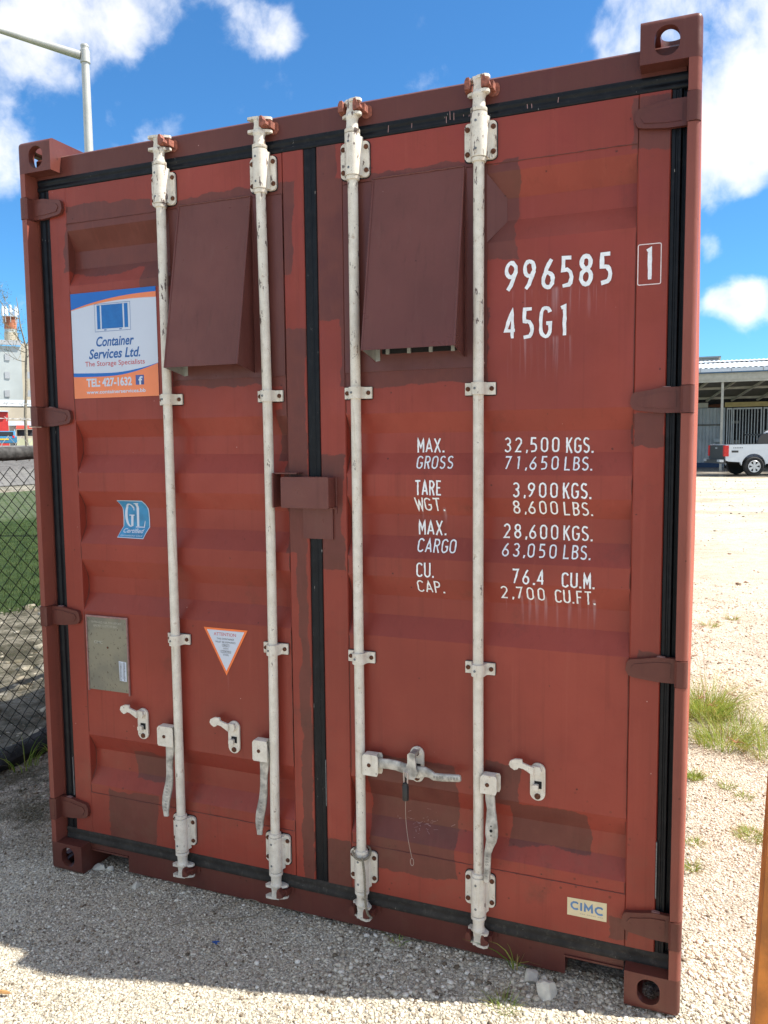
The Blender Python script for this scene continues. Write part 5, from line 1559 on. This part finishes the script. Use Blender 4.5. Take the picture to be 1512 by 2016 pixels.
# raking struts and purlins of the canopy
for x in np.arange(X0, X1, 1.20):
    xx = x + .42
    bm = NBm(); tube(bm, [(xx + 1.25, EY + .10, zt - .02), (xx, WY - .12, zb + .02)], .062, 4); mk('rafter', bm, 'cream_steel', bld, smooth=0)
for f in (.47, .94):
    y = EY + (WY - EY) * f; z = zt + (zb - zt) * f
    bm = NBm(); box(bm, X0, X1, y - .04, y + .04, z + .05, z + .17); mk('purlin', bm, 'cream_steel', bld)
bm = NBm(); box(bm, X0, X1, EY + .05, EY + .13, zt - .10, zt - .002); mk('purlin', bm, 'cream_steel', bld)
V = []
V = [(X0, EY + .15, zt + .10), (X1, EY + .15, zt + .10), (X1, WY - .05, zb + .20), (X0, WY - .05, zb + .20)]
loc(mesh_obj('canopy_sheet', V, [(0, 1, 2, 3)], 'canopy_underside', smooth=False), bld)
# canopy posts
for x in (at(1.44, EY + 2.4)[0], at(1.44, EY + 2.4)[0] + 6.2, at(1.44, EY + 2.4)[0] + 12.4):
    bm = NBm(); box(bm, x - .055, x + .055, EY + .14, EY + .25, GZ, zt + .3); mk('post', bm, 'cream_steel', bld)
# walls
xg = at(1.66, WY + 2.4)[0]
bm = NBm(); box(bm, X0, X1, WY + .6, WY + .75, zb - .6, z_ridge - .4); mk('dark_wall', bm, 'shed_dark_interior', bld)
bm = NBm(); box(bm, X0, X1, WY + 2.0, WY + 2.2, GZ, zb); mk('back_wall', bm, 'shed_dark_interior', bld)
zc0, zc1 = zz(.0365, WY), zz(.0425, WY)
bm = NBm(); box(bm, X0, xg - .85, WY - .02, WY + .1, zc0 + .02, zc1); mk('beam', bm, 'cream_steel', bld, bevel=.01)
bm = NBm(); box(bm, xg - .05, X1, WY - .02, WY + .1, zc0 + .03, zc1); mk('beam', bm, 'yellow_beam', bld, bevel=.01)
bm = NBm(); cyl(bm, (xg - .85, WY, zc0 + .12), (xg - .1, WY, zc0 + .10), .06, .12, 8); mk('stored_roll', bm, 'brown_rust', bld)
# corrugated white cladding left of the gate
V = []; Fc = []; xs = []; x = X0; k = 0
while x < xg - .15: xs.append((x, (0, 0, .06, .06)[k % 4])); x += (.12, .05, .12, .05)[k % 4]; k += 1
for x, d in xs: V += [(x, WY + d, GZ + .22), (x, WY + d, zc0)]
for i in range(len(xs) - 1): Fc.append((2 * i, 2 * i + 2, 2 * i + 3, 2 * i + 1))
loc(mesh_obj('corrugated_cladding', V, Fc, 'grey_white_cladding', smooth=False), bld)
bm = NBm(); box(bm, X0, xg - .25, WY - .03, WY - .005, zc0 - .92, zc0 - .84)
mk('cladding_rail', bm, 'canopy_underside', bld)
bm = NBm(); box(bm, X0, xg - .1, WY - .25, WY + .08, GZ - .02, GZ + .25); mk('plinth', bm, 'navy_plinth', bld)
bm = NBm(); box(bm, xg - .22, xg - .02, WY - .1, WY + .05, GZ, zc0); mk('gate_post', bm, 'grey_white_cladding', bld)
bm = NBm(); box(bm, xg - .55, xg - .25, WY - .12, WY - .035, GZ + 1.32, GZ + 1.50); mk('lock_box', bm, 'grey_white_cladding', bld)
# barred sliding gates
zg0, zg1 = GZ + 1.02, zc0 - .02
for gi in range(6):
    gx = xg + .05 + ((gi - 1) * 1.42 + .30 if gi else 0); gw = .27 if gi == 0 else 1.36
    g = None
    bm = NBm(); box(bm, gx, gx + gw, WY - .05, WY, zg1 - .08, zg1); box(bm, gx, gx + gw, WY - .05, WY, zg0 - (.5 if gi else .0) - .04, zg0 + .05) if gi == 0 else box(bm, gx, gx + gw, WY - .05, WY, zg0 - .45, zg0 + .05)
    box(bm, gx, gx + .06, WY - .052, WY + .002, GZ + .1, zg1 + .002); box(bm, gx + gw - .06, gx + gw, WY - .052, WY + .002, GZ + .1, zg1 + .002)
    g = mk('gate', bm, 'gate_white_steel', bld)
    nb = 1 if gi == 0 else 8
    for b in range(nb):
        bx = gx + .06 + (gw - .12) * (b + 1) / (nb + 1)
        bm = NBm(); cyl(bm, (bx, WY - .025, zg0 + .05), (bx, WY - .025, zg1 - .08), .026, seg=6)
        o = obj('gate_bar', bm, 'gate_white_steel', None, 0); o.parent = g
# shelves with goods seen through the bars
rnd = random.Random(5)
bm = NBm()
for i in range(46):
    x = rnd.uniform(xg + .3, X1 - 1); z = rnd.choice((GZ + 1.1, GZ + 1.7, GZ + 2.3)); box(bm, x, x + rnd.uniform(.1, .4), WY + .8, WY + 1.1, z, z + rnd.uniform(.1, .45))
mk('stored_goods', bm, 'cream_steel', bld)['kind'] = 'stuff'
bm = NBm(); box(bm, -4, at(1.06, 52)[0] + .1, RY_ + 3, RY_ + 6, z_ridge - .8, zz(.0938, RY_ + 3)); box(bm, -4.2, at(1.06, 52)[0] + .22, RY_ + 2.9, RY_ + 6.1, zz(.0938, RY_ + 3), zz(.0946, RY_ + 3) + .05); mk('rooftop_unit', bm, 'grey_white_cladding', bld)

# pickup truck, rear three-quarter
tr = empty('pickup_truck', (4.478, 32.04, gz(4.5, 32) + .008), rad(18))
tag(tr, 'silver pickup truck parked tail towards the left in front of the barred gates', 'pickup truck')
def tk(name, bm, mat, par=None, **k):
    o = obj(name, bm, mat, None, **k); o.parent = par or tr; return o
def arch(cx, r, z0, n=12): return [(cx + r * math.cos(rad(180 - 180 * i / n)), z0 + r * math.sin(rad(180 * i / n))) for i in range(n + 1)]
YW = 1.84   # body from y=-.10 to y=1.74 (near side is negative y)
def side(pts, ya, yb, name, mat, bev=.02, par=None):
    bm = NBm(); prism(bm, pts, ya, yb); return tk(name, bm, mat, par, bevel=bev)
bed = [(-1.08, .62), (-1.10, 1.20), (-1.06, 1.235), (.93, 1.255), (.93, .50), (.47, .48)] + [(x, z) for x, z in reversed(arch(0, .46, .42))] + [(-.52, .55), (-.95, .58)]
bd = side(bed, -.10, .02, 'bed_side', 'silver_car_paint'); side(bed, 1.62, 1.74, 'bed_side', 'silver_car_paint')
bm = NBm(); box(bm, -1.0, .93, .02, 1.62, .62, .70); tk('bed_floor', bm, 'dark_plastic')
bm = NBm(); box(bm, -1.06, .95, -.085, .03, 1.252, 1.275); tk('bed_rail_cap', bm, 'dark_plastic', bevel=.008)
bm = NBm(); box(bm, -1.125, -1.06, .0, 1.64, .64, 1.225); tg = tk('tailgate', bm, 'dark_plastic', bevel=.015)
bm = NBm(); box(bm, -1.14, -1.126, .72, .92, 1.08, 1.13); tk('tailgate_handle', bm, 'alloy_rim', tg)
bm = NBm(); box(bm, -1.30, -1.07, -.09, 1.73, .50, .64); bp = tk('rear_bumper', bm, 'dark_plastic', bevel=.02)
for ya, yb in ((-.105, .20), (1.44, 1.745)):
    bm = NBm(); box(bm, -1.315, -1.16, ya, yb, .56, .655); tk('bumper_corner', bm, 'alloy_rim', bp, bevel=.02)
for ya, yb in ((-.112, .06), (1.58, 1.752)):
    bm = NBm(); box(bm, -1.14, -.97, ya, yb, .78, 1.21); tk('tail_light', bm, 'tail_light_red', bevel=.025)
bm = NBm(); stroke_text(bm, 'ISUZU'.replace('Z', '7').replace('7', '2'), -.80, -.42, 1.10, 1.15, .16, 0) if False else box(bm, -.80, -.42, -.104, -.1005, 1.12, 1.15)
bm.free()
bm = NBm(); box(bm, -.86, -.60, -.108, -.1005, .93, 1.01); tk('bed_badge', bm, 'dark_plastic')
bm = NBm()
for i in range(6): box(bm, -.80 + i * .065, -.76 + i * .065, -.104, -.1005, 1.10, 1.13)
tk('bed_lettering', bm, 'dark_plastic')['kind'] = 'stuff'
cab = [(.97, .48), (.97, 1.26), (1.10, 1.72), (1.22, 1.79), (2.6, 1.79), (3.25, 1.27), (4.05, 1.14), (4.12, .95), (4.12, .52), (3.60, .48)] + [(x, z) for x, z in reversed(arch(3.10, .46, .42))] + [(2.6, .46)]
side(cab, -.10, 1.74, 'cab', 'silver_car_paint', .03)
side([(1.18, 1.30), (1.30, 1.68), (1.95, 1.70), (1.95, 1.30)], -.106, -.1, 'side_window', 'window_glass_dark', 0)
side([(2.02, 1.30), (2.02, 1.70), (2.52, 1.70), (3.02, 1.30)], -.106, -.1, 'side_window', 'window_glass_dark', 0)
bm = NBm(); vv = [bm.verts.new(p) for p in ((.955, .08, 1.30), (.955, 1.56, 1.30), (1.085, 1.46, 1.69), (1.085, .18, 1.69))]; bm.faces.new(vv); tk('rear_window', bm, 'window_glass_dark', smooth=0)
bm = NBm(); box(bm, 1.98, 1.985, -.106, -.1005, .55, 1.70); tk('door_seam', bm, 'dark_plastic')
bm = NBm(); box(bm, 1.35, 1.55, -.13, -.10, 1.12, 1.16); tk('door_handle', bm, 'alloy_rim', bevel=.008)
bm = NBm(); box(bm, 1.0, 2.7, -.22, -.11, .42, .47); tk('side_step', bm, 'alloy_rim', bevel=.015)
# sports bar with tinted panel behind the cab
bm = NBm(); prism(bm, [(.12, 1.276), (.20, 1.50), (.33, 1.64), (.93, 1.66), (.93, 1.60), (.80, 1.60), (.80, 1.36), (.93, 1.36), (.93, 1.276)], -.06, .06); tk('sports_bar', bm, 'dark_plastic', bevel=.015)
bm = NBm(); box(bm, .28, .92, .06, 1.60, 1.60, 1.66); box(bm, .86, .92, .06, 1.6, 1.30, 1.60); sb = tk('canopy_bar', bm, 'dark_plastic', bevel=.01)
bm = NBm(); prism(bm, [(.24, 1.33), (.32, 1.58), (.78, 1.585), (.78, 1.33)], -.055, -.05); tk('tinted_panel', bm, 'window_glass_dark')
bm = NBm(); box(bm, .30, .33, .62, .95, 1.61, 1.65); tk('brake_light', bm, 'tail_light_red')
side([(-.9, .5), (-.9, .62), (3.9, .62), (3.9, .45), (3.0, .40)], .3, 1.34, 'chassis', 'tyre_rubber', 0)
for wx in (0, 3.10):
    for wy, s in ((-.07, -1), (1.71, 1)):
        bm = NBm(); lathe(bm, (wx, wy, .38), [(.22, -.1), (.34, -.115), (.375, -.09), (.382, 0), (.375, .09), (.34, .115), (.22, .1)], 32, 'y'); w = tk('wheel', bm, 'tyre_rubber')
        bm = NBm(); yo = wy + s * .105
        lathe(bm, (wx, yo, .38), [(.235, -.012), (.225, .010 * s), (.205, 0)], 32, 'y') if False else None
        rg_ = []
        ya, yb = (yo - .012, yo + .012)
        for k in range(6):
            a = rad(60 * k + 30)
            q = [(wx + .03 * math.cos(a) - .034 * math.sin(a), .38 + .03 * math.sin(a) + .034 * math.cos(a)), (wx + .205 * math.cos(a) - .055 * math.sin(a), .38 + .205 * math.sin(a) + .055 * math.cos(a)), (wx + .205 * math.cos(a) + .055 * math.sin(a), .38 + .205 * math.sin(a) - .055 * math.cos(a)), (wx + .03 * math.cos(a) + .034 * math.sin(a), .38 + .03 * math.sin(a) - .034 * math.cos(a))]
            prism(bm, q, ya, yb)
        P = [(wx + .218 * math.cos(rad(10 * k)), yo, .38 + .218 * math.sin(rad(10 * k))) for k in range(37)]
        tube(bm, P, .02, 6, caps=False); cyl(bm, (wx, yo - .02, .38), (wx, yo + .02, .38), .05, seg=12)
        tk('rim', bm, 'alloy_rim', w)

# ================================================================== FAR LEFT: factory, tower, sheds, tree, car
def P3(px, py, d):   # point seen at a pixel of the photograph, d metres away horizontally
    v = ray(px, py); h = math.hypot(v.x, v.y); return CAM + v * (d / h)
def facade_box(root, name, pxa, pxb, pytop, d, depth, mat, zb, bev=0):
    a = P3(pxa, pytop, d); b = P3(pxb, pytop, d); zt_ = a.z
    u = (b - a); u.z = 0; u.normalize(); n = Vector((-u.y, u.x, 0))
    if n.dot(a - CAM) < 0: n = -n
    bm = NBm(); q = [a, b, b + n * depth, a + n * depth]
    lo = [bm.verts.new((p.x, p.y, zb)) for p in q]; hi = [bm.verts.new((p.x, p.y, zt_)) for p in q]
    bm.faces.new(lo[::-1]); bm.faces.new(hi)
    for i in range(4): bm.faces.new((lo[i], lo[(i + 1) % 4], hi[(i + 1) % 4], hi[i]))
    return mk(name, bm, mat, root, smooth=0, bevel=bev)
fac = empty('factory_building', tuple(P3(20, 800, 130).xy) + (1.9,)); tag(fac, 'tall weathered pale factory block with small windows on the far left skyline', 'factory')
facade_box(fac, 'main_block', -260, 40, 669, 130, 16, 'factory_pale', 1)
facade_box(fac, 'side_block', 40.4, 190, 676, 131, 14, 'factory_cream', 1)
facade_box(fac, 'stained_strip', -20, 18, 684, 129.9, .09, 'factory_cream', 1)
facade_box(fac, 'parapet', -262, 41, 666, 129.6, .3, 'factory_window', P3(0, 669.5, 130).z)
for px in (9, 52, -30, -70, 90, 130):
    for py in (696, 732, 768):
        if px == 52 and py == 696: continue
        a = P3(px, py, 129.75); w = facade_box(fac, 'window', px, px + 10 if px != 52 else px + 8, py, 129.75, .1, 'factory_window', P3(px, py + 13, 129.75).z)
low = empty('low_warehouse', tuple(P3(30, 830, 112).xy) + (1.9,)); tag(low, 'long low cream warehouse in front of the pale factory', 'building')
facade_box(low, 'wall', -200, 160, 800, 112, 10, 'factory_cream', 1)
facade_box(low, 'roof', -205, 163, 784, 113, 12, 'gutter_white', P3(0, 799, 112).z)
facade_box(low, 'vent', 22, 25, 812, 111.8, .1, 'factory_window', P3(0, 818, 112).z); facade_box(low, 'vent', 30, 40, 812, 111.8, .1, 'factory_window', P3(0, 818, 112).z)
facade_box(low, 'roller_door', 53, 75, 806, 111.8, .1, 'label_light_blue', 1)
tw = empty('chimney_tower', tuple(P3(22, 668, 138).xy) + (17,)); tag(tw, 'rust streaked banded chimney carrying phone antennas above the factory roof', 'chimney')
c0 = P3(22, 670, 137); c1 = P3(21.5, 626, 137); hw = 137 / FPX
bands = [(0, .42, 'factory_cream', 11), (.42, .55, 'factory_pale', 10.2), (.55, .98, 'tower_rust', 10), (.98, 1.05, 'tower_rust', 11.5)]
for a, b, mt, r in bands:
    bm = NBm(); cyl(bm, (c0.x, c0.y, c0.z - .5 + (c1.z - c0.z + .5) * a), (c0.x, c0.y, c0.z - .5 + (c1.z - c0.z + .5) * b), r * hw, r * hw * .97, 18); mk('shaft_band', bm, mt, tw)
bm = NBm(); cyl(bm, (c0.x, c0.y, c1.z + .1), (c0.x, c0.y, c1.z + .22), 12.5 * hw, seg=18); mk('platform', bm, 'galvanised_wire', tw)
for k in range(9):
    a = rad(40 * k); x = c0.x + 12 * hw * math.cos(a); y = c0.y + 12 * hw * math.sin(a)
    bm = NBm(); cyl(bm, (x, y, c1.z - .8), (x, y, c1.z + 1.9), .05, seg=6); an = mk('antenna_mast', bm, 'galvanised_wire', tw)
    bm = NBm(); box(bm, x - .14, x + .14, y - .14, y + .14, c1.z + .2 + .25 * (k % 3), c1.z + 1.3 + .25 * (k % 3)); mk('antenna_panel', bm, 'gutter_white', tw)
sh = empty('red_shed', tuple(P3(5, 850, 95).xy) + (1.9,)); tag(sh, 'bright red shed wall at the far left edge behind the blue car', 'shed')
facade_box(sh, 'wall', -60, 15.5, 811, 95, 5, 'red_shed_paint', 1); facade_box(sh, 'roof_edge', -62, 16.3, 808, 94.6, 5.6, 'gutter_white', P3(0, 811, 95).z + .02)
kiosk = empty('kiosk', tuple(P3(45, 850, 84).xy) + (1.9,)); tag(kiosk, 'small white kiosk with a red sign band beyond the parking lot', 'kiosk')
facade_box(kiosk, 'roof', 16, 120, 829, 84, 5, 'gutter_white', P3(0, 838, 84).z); facade_box(kiosk, 'sign', 32, 57, 837.5, 83.8, .15, 'sign_red', P3(0, 843, 84).z)
facade_box(kiosk, 'awning', 31, 66, 842, 83.3, 1.0, 'sign_red', P3(0, 845, 84).z); facade_box(kiosk, 'dark_counter', 33, 100, 846, 84, 3, 'shed_dark_interior', P3(0, 858, 84).z)
facade_box(kiosk, 'wall', 18, 31.5, 838.5, 84.2, 3, 'factory_cream', 1)
for px in (29, 66, 100):
    a = P3(px, 845, 83.4); bm = NBm(); cyl(bm, (a.x, a.y, 1), (a.x, a.y, a.z), .06, seg=8); mk('post', bm, 'gutter_white', kiosk)
kw = empty('yellow_wall', tuple(P3(45, 870, 74).xy) + (1.9,)); tag(kw, 'low pale yellow green wall beyond the fence, right of the blue car', 'wall')
facade_box(kw, 'wall', 29, 160, 863, 74, .3, 'yellow_kerb_wall', 1)
# blue car from behind
cc = P3(9, 870, 66); car = empty('blue_car', (cc.x, cc.y, gz(cc.x, cc.y)), rad(46)); tag(car, 'blue hatchback seen from behind with a yellow number plate, beyond the fence', 'car')
def ck(name, pts, xa, xb, mat, bev=.04):
    bm = NBm(); prism(bm, pts, xa, xb, 'x'); o = obj(name, bm, mat, None, bevel=bev); o.parent = car; return o
zc_ = P3(9, 848, 66).z - gz(cc.x, cc.y); k_ = zc_ / 1.45
ck('body', [(-.05, .35 * k_), (-.05, .85 * k_), (.1, .95 * k_), (3.6, .9 * k_), (3.9, .6 * k_), (3.9, .3 * k_)], -.85, .85, 'blue_car_paint')
ck('cabin', [(.1, .93 * k_), (.45, 1.43 * k_), (2.0, 1.45 * k_), (2.9, .93 * k_)], -.74, .74, 'blue_car_paint')
ck('rear_window', [(.06, .98 * k_), (.34, 1.36 * k_), (.38, 1.36 * k_), (.12, .98 * k_)], -.62, .62, 'window_glass_dark', 0)
ck('number_plate', [(-.075, .60 * k_), (-.075, .74 * k_), (-.055, .74 * k_), (-.055, .60 * k_)], -.30, .30, 'plate_yellow', 0)
for x in (-.70, .56):
    ck('tail_light', [(-.07, .80 * k_), (-.03, 1.0 * k_), (.1, 1.0 * k_), (.1, .80 * k_)], x, x + .14, 'tail_light_red', .01)
for y in (.5, 3.1):
    for x in (-.80, .62):
        bm = NBm(); cyl(bm, (x, y, .32), (x + .18, y, .32), .32, seg=20); o = obj('wheel', bm, 'tyre_rubber', None); o.parent = car

# thin sparse tree
tb = P3(51, 845, 60); tree = empty('sparse_tree', (tb.x, tb.y, gz(tb.x, tb.y))); tag(tree, 'thin nearly leafless young tree in front of the factory', 'tree')
rt = random.Random(12)
tp = [(tb.x, tb.y, gz(tb.x, tb.y))] + [tuple(P3(px, py, 60)) for px, py in ((50, 815), (52, 770), (51, 720), (52, 690), (47, 668), (40, 640), (36, 610), (32, 585))]
tips = []
bm = NBm(); sp_ = smooth_path(tp, 5); tube(bm, sp_, .1, 8, radii=[.10 * (1 - i / len(sp_)) + .012 for i in range(len(sp_))]); mk('trunk', bm, 'bark_grey', tree)
right = Vector((R_.x, R_.y, 0)).normalized(); fwd = Vector((-right.y, right.x, 0))
def branch(p, d, ln, r, depth):
    pts = [p]; q = p.copy()
    for i in range(5):
        d = (d + Vector((rt.uniform(-.25, .25), rt.uniform(-.25, .25), rt.uniform(-.05, .22)))).normalized(); q = q + d * ln / 5; pts.append(q.copy())
    b = NBm() if depth == 0 else CUR[0]
    if depth == 0: CUR[0] = b
    tube(b, pts, r, 5, radii=[r * (1 - .15 * i) for i in range(6)])
    if depth < 2:
        for _ in range(4):
            k = rt.randint(2, 5); dd = (d + Vector((rt.uniform(-1, 1), rt.uniform(-1, 1), rt.uniform(-.2, .8)))).normalized(); branch(pts[k], dd, ln * .55, r * .5, depth + 1)
    tips.extend(pts[2:])
    if depth == 0: mk('branch', b, 'bark_grey', tree)
CUR = [None]
for i in range(11):
    p = Vector(sp_[int(len(sp_) * rt.uniform(.2, .93))]); s = -1 if i % 3 else 1
    branch(p, (right * s * rt.uniform(.5, 1) + fwd * rt.uniform(-.5, .5) + Vector((0, 0, rt.uniform(.1, .6)))).normalized(), rt.uniform(1.0, 2.2), .032, 0)
V = []; Fc = []
for t in tips:
    for _ in range(5 if t.z < P3(50, 720, 52).z else 1):
        c = t + Vector((rt.gauss(0, .18), rt.gauss(0, .18), rt.gauss(0, .18))); a = rt.uniform(0, 6.28); s = rt.uniform(.03, .07); b = len(V)
        u = Vector((math.cos(a), math.sin(a), rt.uniform(-.5, .5))) * s; v = Vector((-math.sin(a), math.cos(a), rt.uniform(-.8, .8))) * s * .5
        V += [c - u, c + v, c + u, c - v]; Fc.append((b, b + 1, b + 2, b + 3))
o = mesh_obj('crown', [tuple(v) for v in V], Fc, 'leaf_olive', smooth=False); loc(o, tree); o['kind'] = 'stuff'
